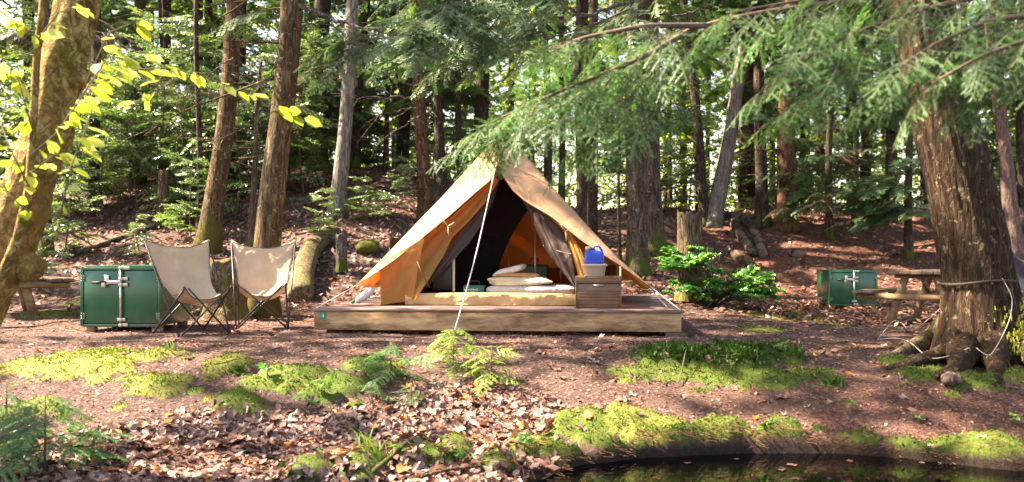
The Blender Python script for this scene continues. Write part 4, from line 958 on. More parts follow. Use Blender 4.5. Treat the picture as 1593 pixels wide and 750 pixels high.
# ---------------------------------------------------------------- the three near trees
def near_tree(label, name, pts, rad, mat, k, amp, fr, roots=(), seed=1, mb_extra=None, fz=None):
    base = Vector(pts[0]); rt = root(name, base, label, 'tree')
    P = np.array([tuple(p) for p in pts]); t = np.linspace(0, len(P)-1, 120)
    PP = np.stack([np.interp(t, range(len(P)), P[:, j]) for j in range(3)], -1); rr = np.interp(t, range(len(P)), rad)
    for _ in range(6): PP[1:-1] = (PP[:-2]+2*PP[1:-1]+PP[2:])/4; rr[1:-1] = (rr[:-2]+2*rr[1:-1]+rr[2:])/4
    mb = MB(); mb.tube(PP, rr, k, 0, .5, amp=amp, fr=fr, seed=seed, fz=fz)
    if mb_extra: mb_extra(mb)
    part(mb, 'trunk', [M[mat]], rt)
    for rp, ra in roots:
        Q = np.array([tuple(p) for p in rp]); t = np.linspace(0, len(Q)-1, 40); QQ = np.stack([np.interp(t, range(len(Q)), Q[:, j]) for j in range(3)], -1); ra2 = np.interp(t, range(len(Q)), ra)
        for _ in range(4): QQ[1:-1] = (QQ[:-2]+2*QQ[1:-1]+QQ[2:])/4
        mb = MB(); mb.tube(QQ, ra2, 14, 0, .5, amp=.22, fr=2, seed=seed+3); part(mb, 'root', [M['mosslog' if len(rp) > 4 else mat]], rt)
    return rt
d = 7.2
def E(px, py, dd): return W(px, py, dd)
def E2(px, py, dd): return W(px, py, dd+.7)
def Gp(px, py, up=0.0): g = G(px, py, gh); g.z += up; return g
pts = [E2(1536, 680, d), E2(1531, 575, d), E2(1527, 500, d), E2(1523, 430, d), E2(1508, 350, d), E2(1490, 270, d), E2(1467, 180, d), E2(1446, 80, d), E2(1428, -20, d), E2(1395, -200, d), E2(1350, -500, d+.2), E2(1290, -1100, d+.3), E2(1250, -1800, d+.3)]
rad = [.50, .43, .32, .272, .267, .262, .253, .247, .24, .235, .21, .15, .08]
big_roots = [([E2(1500, 480, 7.3), E2(1478, 505, 7.5), E2(1452, 525, 7.8), Gp(1420, 545, .02), Gp(1385, 556, 0)], [.13, .12, .09, .06, .03]),
             ([E2(1495, 530, 7.0), Gp(1465, 560, .03), Gp(1420, 568, .01), Gp(1370, 574, -.01)], [.14, .08, .045, .02]),
             ([E2(1500, 545, 6.9), Gp(1488, 578, .02), Gp(1452, 592, -.01)], [.14, .06, .02]),
             ([E2(1545, 540, 6.9), Gp(1552, 584, .0), Gp(1545, 602, -.02)], [.14, .055, .02]),
             ([E2(1585, 520, 7.1), Gp(1610, 570, .05), Gp(1650, 590, 0)], [.16, .12, .05])]
BIG = near_tree('huge leaning roped tree trunk at right with mossy roots', 'big_tree', pts, rad, 'bark_big', 160, .085, 8.0, big_roots, 5, fz=2.5)
# lichen and moss cushions on the right foot of the big tree
mb = MB()
for i in range(1100):
    a = R.normal(0, .45)-.65+math.pi*0; h = R.uniform(-.02, .42)*R.uniform(.4, 1)
    cx, cy = E2(1530, 540, d).x, d+.7; r = .30+.17*math.exp(-h/.18)+.02; x = cx+math.cos(a)*r*1.02; y = cy+math.sin(a)*r; g0 = float(0)
    mb.add([(x, y, h-.02), (x+.012, y-.004, h-.02), (x+.016*math.cos(a), y+.016*math.sin(a), h+.016), (x, y, h+.012)], [(0, 1, 2, 3)], None, 0, R.uniform(.5, 1))
part(mb, 'moss_patch', [M['moss']], BIG)
mb = MB(); cxs = [pts[3]+Vector((0, 0, 0))]; cc = E2(1519, 438, d)
tag_s = [cc+Vector((.290*math.cos(a)*1.0, .290*math.sin(a), .018*math.cos(a*1+.3)+.008*math.sin(3*a))) for a in np.linspace(0, 2*np.pi, 40)]
mb.tube(tag_s, .011, 6, cap=False); o = mb.build('tree_strap', [plain('dark_strap', (.05, .035, .025), .8)], origin=tuple(cc)); o.location = cc; tag(o, 'dark strap tied round the big right tree', 'strap')
rope('white rope end looping down the front of the big right tree', [E2(1559, 433, 6.92), E2(1576, 462, 6.86), E2(1572, 496, 6.8), E2(1556, 530, 6.66), E2(1540, 556, 6.60), E2(1524, 546, 6.62), E2(1519, 541, 6.64)], .0032, name='rope', mat='rope2')
rope('white rope lying over the roots of the big right tree', [E2(1508, 541, 6.62), E2(1478, 554, 6.62), E2(1445, 560, 6.75), Gp(1418, 552, .10), Gp(1397, 534, .05), Gp(1366, 531, .015)], .0032, name='rope', mat='rope2')
rope('white rope rising from the ground to the strap on the right tree', [Gp(1366, 529, .01), Gp(1390, 514, .12), E2(1407, 505, 8.7), E2(1410, 513, 8.6), Gp(1418, 519, .02), E2(1445, 497, 8.0), E2(1463, 480, 7.8), E2(1484, 448, 7.3)], .003, name='rope', mat='rope2')

d = 5.4
pts = [E(-150, 760, d), E(-75, 580, d), E(-38, 500, d), E(-5, 425, d), E(24, 350, d), E(52, 270, d), E(76, 205, d), E(93, 130, d), E(108, 60, d), E(124, -10, d), E(150, -120, d), E(200, -330, d), E(300, -800, d), E(380, -1300, d)]
rad = [.17, .14, .13, .13, .14, .125, .13, .12, .112, .108, .11, .10, .08, .05]
BIR = near_tree('blurred golden mottled birch trunk leaning in at far left', 'birch_tree', pts, rad, 'bark_birch', 72, .26, 1.6, [], 8, fz=3.5, mb_extra=
    lambda mb: [mb.add(*lump(E(px, py, d-.02), (s, s*.8, s*1.1), None, 5, amp=.3, pw=1)[:1], lump(E(px, py, d-.02), (s, s*.8, s*1.1), None, 5, amp=.3, pw=1)[1]) for px, py, s in ((46, 415, .16), (118, 120, .15), (60, 205, .12))])
pts = [E(-120, 690, 5.2), E(-20, 480, 5.2), E(28, 370, 5.2), E(46, 290, 5.2), E(51, 200, 5.2), E(57, 90, 5.2), E(67, 0, 5.2), E(80, -120, 5.2), E(100, -400, 5.2)]
SAP = near_tree('thin pale sapling stem in front of the golden birch', 'birch_sapling', pts, [.030, .029, .027, .024, .022, .020, .018, .015, .008], 'bark_birch', 14, .05, 3, [], 9)
# yellow green leaves of the sapling
def leafy_branch(mb, pts, r, leaves, size, seed, mat_i=0, tpl=OVAL):
    rg = np.random.default_rng(seed); P = np.array([tuple(p) for p in pts]); mb.tube(P, np.linspace(r, r*.4, len(P)), 6, 1)
    t = np.sort(rg.uniform(.0, 1, leaves))*(len(P)-1); i = np.minimum(t.astype(int), len(P)-2); q = P[i]+(P[i+1]-P[i])*(t-i)[:, None]; dr = P[i+1]-P[i]
    ya = np.arctan2(dr[:, 1], dr[:, 0])+rg.choice([-1, 1], leaves)*rg.uniform(.4, 1.3, leaves)
    A = place(q+rg.normal(0, .008, q.shape), ya, rg.uniform(-.1, .7, leaves), rg.normal(0, .6, leaves), size*rg.uniform(.7, 1.2, leaves)); mb.inst(tpl[0], tpl[1], None, A, 0, np.clip(rg.normal(.5, .22, leaves), 0, 1))
LB = [([(50, 240), (85, 210), (140, 135), (185, 62)], 20), ([(140, 135), (200, 110), (260, 105), (320, 120), (400, 150), (475, 188)], 30), ([(100, 190), (160, 100), (230, 88)], 14), ([(120, 160), (170, 50), (235, 25)], 12),
      ([(45, 290), (20, 240), (0, 190)], 12), ([(50, 200), (30, 130), (5, 95)], 12), ([(60, 60), (90, 20), (120, 10)], 8), ([(47, 270), (85, 240), (115, 250)], 12), ([(45, 330), (10, 300), (-10, 270)], 10), ([(95, 330), (110, 260), (130, 210), (150, 150)], 16),
      ([(260, 105), (240, 140), (210, 160)], 6), ([(60, 60), (40, 40), (10, 30)], 8)]
for i, (pp, n) in enumerate(LB):
    mb = MB(); dd = 4.3+.25*(i % 4) if i not in (4, 5) else 4.6
    leafy_branch(mb, [E(a, b, dd+.05*j) for j, (a, b) in enumerate(pp)], .0045, int(n*.9), .105, 300+i); part(mb, 'leafy_branch', [M['yellow_leaf'], M['twig']], SAP)

# near hemlock boughs hanging in from the upper right
BH = [spray(1.0, 400+i, sub=2, gap=.055, droop=.6, nl=.015, nw=.005, ns=.0075, ratio=.56, thick=.006, ss=.42, jit=1.6) for i in range(5)]
tx = Vector((3.9, 4.6, float(gbase(3.9, 5.6))))
HB = root('hemlock_tree', (3.9, 4.6, tx.z), 'near hemlock reaching in feathery green boughs from upper right', 'tree')
mb = MB(); mb.tube([(3.9, 4.6, tx.z-.1), (3.95, 4.6, 2), (3.9, 4.6, 5), (3.85, 4.6, 9)], [.22, .17, .14, .06], 16, amp=.08); part(mb, 'trunk', [M['bark_dark']], HB)
def near_bough(rt, stem, r, fronds, seed, srcs=BH, s0=.55, mat='hemlock_near', droop=(.15, .6)):
    """stem: world points of the woody limb; fronds: number of sprays hanging along it"""
    fronds = int(fronds*1.25); rg = np.random.default_rng(seed); mb = MB(); P = np.array([tuple(p) for p in stem]); t = np.linspace(0, len(P)-1, 24)
    PP = np.stack([np.interp(t, range(len(P)), P[:, j]) for j in range(3)], -1)
    for _ in range(2): PP[1:-1] = (PP[:-2]+2*PP[1:-1]+PP[2:])/4
    mb.tube(PP, np.linspace(r, r*.25, 24), 8, 1, amp=.1)
    for k in range(fronds):
        f = .12+.88*(k+rg.random())/fronds; i = min(int(f*23), 22); q = PP[i]; dr = PP[i+1]-PP[i]; ya = math.atan2(dr[1], dr[0])+rg.choice([-1, 1])*rg.uniform(.25, 1.1)
        if k == fronds-1: ya = math.atan2(dr[1], dr[0])
        place_mb(mb, srcs[rg.integers(len(srcs))], q, ya, rg.uniform(*droop), rg.normal(0, .35), s0*rg.uniform(.7, 1.25)*(1.15-.4*f), rg.normal(0, .10))
    cullq = mb; part(cullq, 'bough', [M[mat], M['twig']], rt)
specs = [([(1900, -60, 4.6), (1500, -20, 4.7), (1200, 15, 4.8), (1085, 40, 4.9), (1010, 75, 5.0), (960, 110, 5.1)], 15, .55),
         ([(1085, 40, 4.9), (1000, 90, 4.7), (900, 130, 4.7), (830, 160, 4.7), (765, 190, 4.8)], 16, .50),
         ([(1040, 60, 5.0), (1010, 120, 4.9), (960, 170, 4.8), (925, 210, 4.8)], 13, .48), ([(1060, 80, 5.0), (1040, 130, 5), (1020, 180, 4.9), (1000, 205, 4.9)], 9, .42),
         ([(1100, 40, 4.9), (1000, 40, 4.6), (900, 60, 4.6), (850, 85, 4.6)], 10, .45), ([(1010, 75, 5.0), (900, 150, 5.0), (800, 185, 4.9), (755, 215, 4.9)], 10, .42),
         ([(1900, -80, 4.2), (1600, -20, 4.2), (1450, 10, 4.2), (1330, 50, 4.2), (1250, 90, 4.2)], 16, .55), ([(1900, 40, 4.0), (1650, 20, 4.0), (1540, 30, 4.0), (1450, 70, 4.0), (1380, 120, 4.0)], 16, .52),
         ([(1900, 60, 3.8), (1700, 40, 3.8), (1600, 60, 3.8), (1520, 90, 3.8), (1450, 130, 3.8)], 13, .45), ([(1400, 30, 4.3), (1350, 80, 4.3), (1290, 130, 4.3), (1240, 175, 4.3)], 11, .42),
         ([(1900, -120, 4.4), (1400, -30, 4.4), (1250, 0, 4.4), (1130, 20, 4.4)], 15, .50), ([(1700, 0, 4.0), (1620, 60, 4.0), (1575, 100, 4.0), (1540, 130, 4.0)], 9, .42)]
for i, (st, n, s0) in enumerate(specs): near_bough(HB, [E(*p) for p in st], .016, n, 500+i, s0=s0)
HB2 = root('hemlock_tree', (2.2, 8.7, float(gbase(2.2, 8.7))), 'x', 'tree')
bpy.data.objects.remove(HB2)
# mid distance boughs over the tent and across the top, hanging from trees that stand further back
M1 = root('hemlock_tree', (G(1003, 430).x-.9, 16.5, float(gbase(G(1003, 430).x-.9, 16.5))), 'tall hemlock whose green boughs hang over the top centre', 'tree')
b_ = M1.location; mb = MB(); mb.tube([b_-Vector((0, 0, .1)), b_+Vector((.03, 0, 4)), b_+Vector((0, 0, 14))], [.10, .08, .03], 12, amp=.08); part(mb, 'trunk', [M['bark_dark']], M1)
specs = [([(760, -60, 9.5), (720, -20, 9), (680, 20, 8.6), (640, 55, 8.4)], 12, .8), ([(800, -80, 9.5), (740, 0, 9), (690, 50, 8.7), (655, 80, 8.6)], 12, .75), ([(820, -60, 10), (790, 10, 9.6), (750, 60, 9.4), (700, 85, 9.2)], 10, .8),
         ([(1100, -60, 11), (1000, 5, 10.6), (920, 40, 10.2), (850, 60, 10), (780, 90, 9.8)], 12, .8), ([(900, -60, 12), (860, 20, 12), (820, 70, 12)], 9, .9), ([(640, 60, 12), (560, 60, 12), (510, 85, 12)], 9, .7)]
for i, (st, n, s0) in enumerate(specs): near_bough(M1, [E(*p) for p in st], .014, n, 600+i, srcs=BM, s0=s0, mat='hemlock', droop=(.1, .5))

# bare limbs crossing the top of the picture, on the nearer trunks
for (rt, specs) in [(TREES[0], [([(465, 8, 12), (510, 25, 11.8), (560, 40, 11.5), (620, 60, 11.2), (700, 90, 11)], .030), ([(462, 40, 12), (520, 36, 12), (600, 38, 12), (660, 55, 12)], .014), ([(440, 90, 12), (410, 130, 12), (395, 145, 12)], .012)]),
                    (TREES[12], [([(985, 0, 15), (920, 20, 14), (850, 38, 13), (800, 70, 12.6)], .035), ([(990, 10, 15), (930, 60, 14.5), (870, 85, 14), (800, 92, 13.5)], .035), ([(1015, 20, 15), (1060, 25, 15), (1100, 10, 15)], .03)]),
                    (TREES[4], [([(653, 135, 17), (600, 120, 16), (560, 100, 15.5), (520, 80, 15)], .018), ([(655, 150, 17), (590, 152, 17), (520, 150, 17)], .014), ([(655, 165, 17), (600, 175, 17), (560, 195, 16.5)], .012), ([(655, 180, 17), (620, 200, 17), (585, 230, 17)], .012)]),
                    (TREES[1], [([(362, 90, 15), (330, 110, 15), (300, 150, 15)], .014), ([(368, 60, 15), (400, 90, 15), (420, 140, 15)], .014)]),
                    (TREES[16], [([(1185, 60, 20), (1140, 40, 20), (1110, 60, 20)], .03), ([(1183, 150, 20), (1220, 175, 20), (1240, 200, 20)], .02)])]:
    for st, r in specs:
        mb = MB(); P = np.array([tuple(E(*p)) for p in st]); t = np.linspace(0, len(P)-1, 16); PP = np.stack([np.interp(t, range(len(P)), P[:, j]) for j in range(3)], -1); PP[1:-1] += R.normal(0, .02, PP[1:-1].shape)
        mb.tube(PP, np.linspace(r, r*.2, 16), 6, amp=.1)
        for k in range(7):
            i = R.integers(3, 15); a = R.uniform(0, 6.28); q = [PP[i]]; dv_ = (PP[i]-PP[i-1]); dv_ = dv_/np.linalg.norm(dv_)+R.normal(0, .5, 3)
            for j in range(4): dv_ = dv_+R.normal(0, .15, 3); q.append(q[-1]+dv_/np.linalg.norm(dv_)*.14)
            mb.tube(q, np.linspace(.006, .002, 5), 3)
        part(mb, 'bare_limb', [M['bark_grey']], rt)

# ---------------------------------------------------------------- understory
US = [spray(1.0, 700+i, sub=2, gap=.075, droop=.10, nl=.075, nw=1.0, ns=.034, ratio=.6, leaf='oval', thick=.005, ss=.45) for i in range(4)]
def sapling_mesh(seed, H=2.6, n=11, s=.9):
    rg = np.random.default_rng(seed); tr = MB(); lv = MB(); pts = [Vector((.12*math.sin(h*1.3+seed), .1*math.cos(h+seed), h-.1*(h == 0))) for h in np.linspace(0, H, 9)]
    tr.tube(pts, np.linspace(.018, .005, 9), 6)
    for k in range(n):
        h = H*(.2+.8*(k+.5)/n); j = min(8, int(h/H*8)); yaw = k*2.4+rg.normal(0, .4); sc2 = s*rg.uniform(.7, 1.25)*(1.15-.5*h/H)
        for e in range(2): place_mb(lv, US[rg.integers(4)], pts[j], yaw+e*rg.uniform(.4, .7), rg.uniform(-.4, .3), rg.normal(0, .35), sc2, rg.normal(0, .08))
    return tr, lv
SM = [];
for i in range(4):
    tr, lv = sapling_mesh(i, 2.2+.5*i, 13+2*i)
    SM.append((tr.mesh('trunk', [M['twig']]), lv.mesh('crown', [M['beech'], M['twig']])))
def sapling(px, py, s, label, k=0, group='leafy saplings in the sunlit understory', d=None):
    g = G(px, py) if d is None else Vector((W(px, 0, d).x, d, float(gbase(W(px, 0, d).x, d))))
    rt = root('beech_sapling', g, label, 'sapling', group, px*.37); rt.scale = (s, s, s)
    for nme, me in zip(('trunk', 'crown'), SM[k % 4]):
        o = bpy.data.objects.new(nme, me); C.objects.link(o); o.parent = rt
for i, (px, py, s, lab) in enumerate([
    (180, 300, 1.3, 'taller beech sapling high on the left slope, lit leaves'), (290, 300, 1.3, 'tall beech sapling beside the thin forked stem'), (455, 285, 1.2, 'sapling on the ridge between wounded and pale trunks'), (120, 290, 1.3, 'tall sapling high on the slope beside the dark left trunk'),
    (105, 400, .8, 'leafy beech sapling behind the far left locker edge'), (160, 345, 1.0, 'beech sapling with glinting leaves left of the dark fallen log'), (205, 330, 1.1, 'glinting beech sapling above the thin dark log'),
    (250, 325, 1.15, 'beech sapling glinting beside the stout upper left trunk'), (285, 345, 1.0, 'bright leafed beech sapling above the left canvas chair'), (300, 372, .6, 'low beech sapling just above the left canvas chair'),
    (330, 310, 1.1, 'beech sapling between the two leaning mossy trunks'), (365, 345, .8, 'small beech sapling right of the leaning grey trunk'), (385, 300, 1.0, 'beech sapling glinting left of the wounded trunk'),
    (130, 320, 1.2, 'tall beech sapling near the dark upper left trunk'), (90, 345, 1.0, 'beech sapling in shade behind the golden birch'), (475, 300, 1.0, 'beech sapling right of the wounded trunk'),
    (565, 345, .42, 'low beech seedling on the bare slope by the tent'), (620, 345, .5, 'pale leafed seedling on the slope touching the tent edge'), (440, 300, .8, 'sapling half hidden by the wounded trunk'), (60, 455, .45, 'low green seedling right of the left picnic table'),
    (215, 400, .35, 'small seedling on the slope above the left green locker'), (505, 380, .4, 'small pale seedling beside the mossy curved log'),
    (1290, 345, .35, 'seedling near the slender right trunk'), (1370, 335, .4, 'seedling on the ridge above the picnic table')]):
    sapling(px, py, s, lab, i)
rg = np.random.default_rng(77)
for i in range(60):
    px = rg.uniform(-150, 640) if i < 32 else rg.uniform(640, 1750); d = rg.uniform(23.5, 36)
    sapling(px, 0, rg.uniform(.9, 1.5), 'leafy sapling in the bright distance '+('beyond the left slope' if px < 640 else 'beyond the ridge right of the tent peak'), i, 'distant saplings beyond the '+('left slope' if px < 640 else 'right ridge'), d)

# maple shrub and broken snag right of the tent
g = G(1110, 478); rt = root('maple_shrub', g, 'bright green maple shrub at the foot of the broken snag', 'shrub')
MS = [spray(.8, 800+i, sub=1, gap=.08, droop=.35, nl=.17, nw=1.0, ns=.07, ratio=.5, leaf='maple', thick=.006, ss=.45, tipup=.5) for i in range(3)]
lv = MB(); rgm = np.random.default_rng(9)
for k in range(46):
    yaw = rgm.uniform(0, 6.28); tgt = g+Vector((rgm.uniform(-.55, .62), rgm.uniform(-.3, .3), 0)); h = .06+.85*(1-abs(tgt.x-g.x+.2)/1.0)*rgm.random()**.6
    st = [g, (g+tgt)/2+Vector((0, 0, h*.7)), tgt+Vector((0, 0, h))]; lv.tube(st, [.008, .006, .004], 5, 1)
    place_mb(lv, MS[rgm.integers(3)], st[2], math.atan2(tgt.y-g.y, tgt.x-g.x)+rgm.normal(0, .7), rgm.uniform(-.2, .5), rgm.normal(0, .3), rgm.uniform(.30, .55), rgm.normal(0, .12))
for k in range(30):
    tgt = g+Vector((rgm.uniform(-.35, .62), rgm.uniform(-.35, .1), rgm.uniform(.08, .34))); place_mb(lv, MS[rgm.integers(3)], tgt, rgm.uniform(0, 6.28), rgm.uniform(-.2, .5), rgm.normal(0, .4), rgm.uniform(.3, .5), rgm.normal(0, .12)); lv.tube([g, tgt], [.005, .003], 4, 1)
for (px, py) in [(1065, 400), (1100, 385), (1120, 395), (1050, 402), (1085, 405), (1105, 420)]:
    e = W(px, py, g.y-.1); lv.tube([g, (g+e)/2, e], [.008, .006, .004], 5, 1); place_mb(lv, MS[rgm.integers(3)], e-Vector((.0, 0, .05)), rgm.uniform(0, 6), .1, 0, .36, .1)
part(lv, 'foliage', [M['maple'], M['twig']], rt)
def snag(label, pb, top, w, seed, mat='rotten', d=None, tips=4):
    g = G(*pb) if d is None else Vector((W(pb[0], 0, d).x, d, float(gh(W(pb[0], 0, d).x, d)))); t_ = W(top[0], top[1], g.y); r = w/F*g.y/2; rt = root('broken_snag', g, label, 'snag')
    n, k = 26, 28; rg = np.random.default_rng(seed); P = np.zeros((n, k, 3)); th = np.arange(k)*2*np.pi/k
    for i in range(n):
        f = i/(n-1); c = g.lerp(t_, f); H_ = (t_.z-g.z)
        rr = r*(1.25-.3*min(1, f*4)+.08*f)*(1+.45*(fbm(np.cos(th)*2+3, np.sin(th)*2+3, f*H_*1.6, seed, 3)-.5))
        cut = 1-.13*fbm(np.cos(th)*3+9, np.sin(th)*3+9, 0, seed+1, 3)
        P[i, :, 0] = c.x+np.cos(th)*rr; P[i, :, 1] = c.y+np.sin(th)*rr; P[i, :, 2] = g.z-.06+(c.z-g.z+.06)*cut
    ring = P.reshape(-1, 3); mb = MB(); i = np.arange(n-1)[:, None]; j = np.arange(k)[None]; j2 = (j+1) % k
    q = np.stack([i*k+j, i*k+j2, (i+1)*k+j2, (i+1)*k+j], -1).reshape(-1, 4); c_ = P[-1].mean(0)-np.array([0, 0, r*.9]); v = np.vstack([ring, c_]); mb.add(v, q, [((n-1)*k+a, (n-1)*k+(a+1) % k, n*k) for a in range(k)])
    part(mb, 'trunk', [M[mat]], rt); return rt
snag('split hollow snag standing right of the tent', (1074, 468), (1073, 322), 36, 3)
snag('reddish broken stump with mossy foot upper left', (250, 352), (256, 258), 16, 4)
snag('low grey stump on the slope left of the tent', (531, 424), (531, 360), 17, 5, 'bark_grey')
snag('wide mossy stump between the two canvas chairs', (350, 488), (356, 396), 66, 6, 'mosslog', d=11.6)
snag('thin dark stub on the slope beside the tent edge', (608, 402), (607, 370), 5, 7)
def log(label, pts, r, mat, seed=0, name='fallen_log', k=16, amp=.12):
    P = [Vector(p) for p in pts]; Q = np.array([tuple(p) for p in P]); t = np.linspace(0, len(Q)-1, 24); QQ = np.stack([np.interp(t, range(len(Q)), Q[:, j]) for j in range(3)], -1)
    for _ in range(3): QQ[1:-1] = (QQ[:-2]+2*QQ[1:-1]+QQ[2:])/4
    mb = MB(); mb.tube(QQ, np.interp(t, [0, len(Q)-1], [r, r*.8]), k, amp=amp, fr=2.4, seed=seed); o = mb.build(name, [M[mat]], origin=tuple(P[0])); o.location = P[0]
    return tag(o, label, 'log')
def gp(px, py, up): g = G(px, py, gh); g.z += up; return g
log('thick mossy curved log behind the right canvas chair', [gp(468, 470, .05), gp(470, 440, .17), gp(482, 405, .16), gp(505, 380, .13), gp(520, 372, .1)], .19, 'mosslog', 1)
log('left charred log lying down the right slope', [gp(1140, 348, .08), gp(1152, 372, .08), gp(1172, 402, .1)], .12, 'char', 2)
log('right charred log lying down the right slope', [gp(1160, 343, .08), gp(1176, 370, .08), gp(1187, 402, .1)], .13, 'char', 3)
log('brown bare log below the two charred logs', [gp(1140, 398, .06), gp(1165, 415, .07), gp(1192, 443, .05)], .12, 'rotten_log', 4)
log('long thin dark log slanting on the left slope', [gp(100, 402, .03), gp(180, 378, .05), gp(250, 352, .06), gp(315, 330, .06)], .05, 'char', 5)
log('grey log crossing behind the leaning mossy trunk', [gp(300, 345, .05), gp(360, 330, .06), gp(440, 318, .06), gp(500, 316, .05)], .09, 'bark_grey', 6)
log('dark log at the foot of the pale grey trunk', [gp(460, 322, .04), gp(510, 322, .05), gp(560, 321, .05)], .06, 'char', 7)
log('dark log on the ridge by the forked trunks', [gp(1110, 335, .07), gp(1150, 342, .06)], .10, 'char', 8)
log('pale dead root wood beside the left chair', [gp(305, 492, .03), gp(330, 480, .06), gp(352, 470, .05)], .045, 'mosslog', 9)
def rock(label, c, s, seed, mat):
    P, q = lump(c, (s, s*.8, s*.6), Matrix.Rotation(seed, 3, 'Z'), seed, amp=.35, pw=.8); mb = MB(); mb.add(P, q); o = mb.build('rock', [M[mat]], origin=tuple(c)); o.location = c; return tag(o, label, 'rock')
M['stone'] = bk('stone', (.10, .07, .055), (.30, .22, .18), .0, sc_=.3); M['mossrock'] = bk('mossy_stone', (.08, .07, .05), (.2, .17, .12), .75, mosscol=(.12, .14, .02), sc_=.3)
rock('mossy rock on the slope left of the tent', gp(572, 392, .08), .42, 3, 'mossrock'); rock('reddish stone among moss below the big right tree', gp(1480, 596, .02), .17, 4, 'stone')
rock('brown sunken stone in the stream', Vector((1.0, 5.42, -.66)), .42, 5, 'stone'); rock('dark small rock on the right slope', gp(1240, 398, .03), .35, 6, 'char')
# sticks
def stick(label, pts, r, mat='rotten_log', seed=0): return log(label, pts, r, mat, seed, 'stick', 8, .08)
stick('thick broken stick on the moss at bottom centre', [gp(582, 752, .03), gp(608, 725, .05), gp(633, 702, .05)], .017, 'bark_grey', 1)
stick('thin curved stick lying at the bottom centre', [gp(655, 750, .03), gp(700, 742, .04), gp(750, 737, .03)], .011, 'rotten_log', 2)
stick('dark twig on the path left of the green locker', [gp(0, 512, .01), gp(60, 510, .015), (gp(85, 503, .015)), gp(128, 500, .01)], .008, 'char', 3)
stick('mossy dark branch at the lower left corner', [gp(-20, 705, .05), gp(25, 690, .06), gp(50, 678, .05)], .03, 'mosslog', 4)
stick('pale root lying left of the big right tree', [gp(1410, 519, .02), gp(1432, 522, .03), gp(1447, 540, .01)], .012, 'rotten_log', 5)
stick('short stick leaning on the cushion moss', [gp(1055, 600, .02), gp(1062, 582, .06), gp(1068, 566, .09)], .004, 'twig', 6)

# hemlock seedlings, grass
def seedling(label, g, s, n, seed, mat='hemlock_near', cat='seedling', name='hemlock_seedling', lean=(0, 0)):
    rt = root(name, g, label, cat); rg = np.random.default_rng(seed); mb = MB(); top = g+Vector((lean[0], lean[1], s)); mb.tube([g, (g+top)/2, top], [.008, .006, .003], 6, 0); part(mb, 'stem', [M['twig']], rt); lv = MB()
    for k in range(n):
        f = .25+.75*(k+.5)/n; place_mb(lv, BM[rg.integers(4)], g.lerp(top, f), k*2.4+rg.normal(0, .4), rg.uniform(-.25, .25), rg.normal(0, .25), s*rg.uniform(.75, 1.15)*(1.25-.6*f), rg.normal(0, .1))
    part(lv, 'foliage', [M[mat], M['twig']], rt)
seedling('feathery hemlock seedling on the moss at lower left', gp(70, 735, 0), .44, 14, 1)
seedling('smaller hemlock seedling spreading at mid lower left', gp(140, 712, 0), .22, 9, 2, lean=(.06, 0))
seedling('hemlock seedling at the far left edge', gp(10, 660, 0), .26, 7, 3)
seedling('hemlock seedling tinted sunlit pale at the foot of the guy rope', gp(705, 580, 0), .36, 14, 4, 'grass')  # paler leaf material paints sunlight into these needles
seedling('hemlock seedling tinted sunlit pale right of the rope foot', gp(765, 598, 0), .28, 12, 5, 'grass')  # same paler leaf colour in place of sunlight
seedling('green hemlock seedling at centre left of the bank', gp(608, 600, 0), .34, 12, 6)
seedling('low hemlock seedling among dead leaves below centre', gp(640, 632, 0), .15, 8, 7)
seedling('low hemlock seedling in leaf litter left of centre', gp(585, 625, 0), .16, 8, 8)
def grass(label, g, n, s, seed):
    rg = np.random.default_rng(seed); mb = MB()
    for k in range(n):
        a = rg.uniform(0, 6.28); l = s*rg.uniform(.5, 1.1); b = g+Vector((rg.normal(0, .03), rg.normal(0, .03), 0)); pts = []
        for j in range(7):
            f = j/6; pts.append(b+Vector((math.cos(a)*l*.5*f*f, math.sin(a)*l*.3*f*f, l*(f-.38*f*f))))
        w_ = .006; P = np.array([[tuple(p+Vector((w_*(1-j/6.5), 0, 0))), tuple(p-Vector((w_*(1-j/6.5), 0, 0)))] for j, p in enumerate(pts)]); mb.grid(P, 0, rg.uniform(.2, 1))
    o = mb.build('grass_tuft', [M['grass']], origin=tuple(g)); o.location = g; return tag(o, label, 'grass')
grass('tall arching grass tuft beside the broken stick', gp(590, 722, 0), 16, .30, 1); grass('thin grass tuft just left of the tall one', gp(565, 700, 0), 8, .22, 2); grass('small grass tuft at the mossy left bank', gp(520, 590, 0), 7, .16, 3); grass('yellow dry grass tuft in front of the left canvas chair', gp(265, 545, 0), 8, .13, 4)
def sprout(label, g, s, n, seed, mat='maple', tpl=MAPLE):
    rg = np.random.default_rng(seed); rt = root('seedling', g, label, 'seedling'); mb = MB(); mb.tube([g, g+Vector((.01, 0, s))], .003, 5); part(mb, 'stem', [M['twig']], rt)
    A = place(np.array([tuple(g+Vector((0, 0, s*f))) for f in np.linspace(.6, 1, n)]), np.arange(n)*2.4, rg.uniform(-.1, .4, n), rg.normal(0, .3, n), s*rg.uniform(.6, .9, n)); lv = MB(); lv.inst(tpl[0], tpl[1] if tpl is OVAL else None, tpl[1] if tpl is MAPLE else None, A, 0, rg.uniform(.3, .9, n)); part(lv, 'leaf_whorl', [M[mat]], rt)
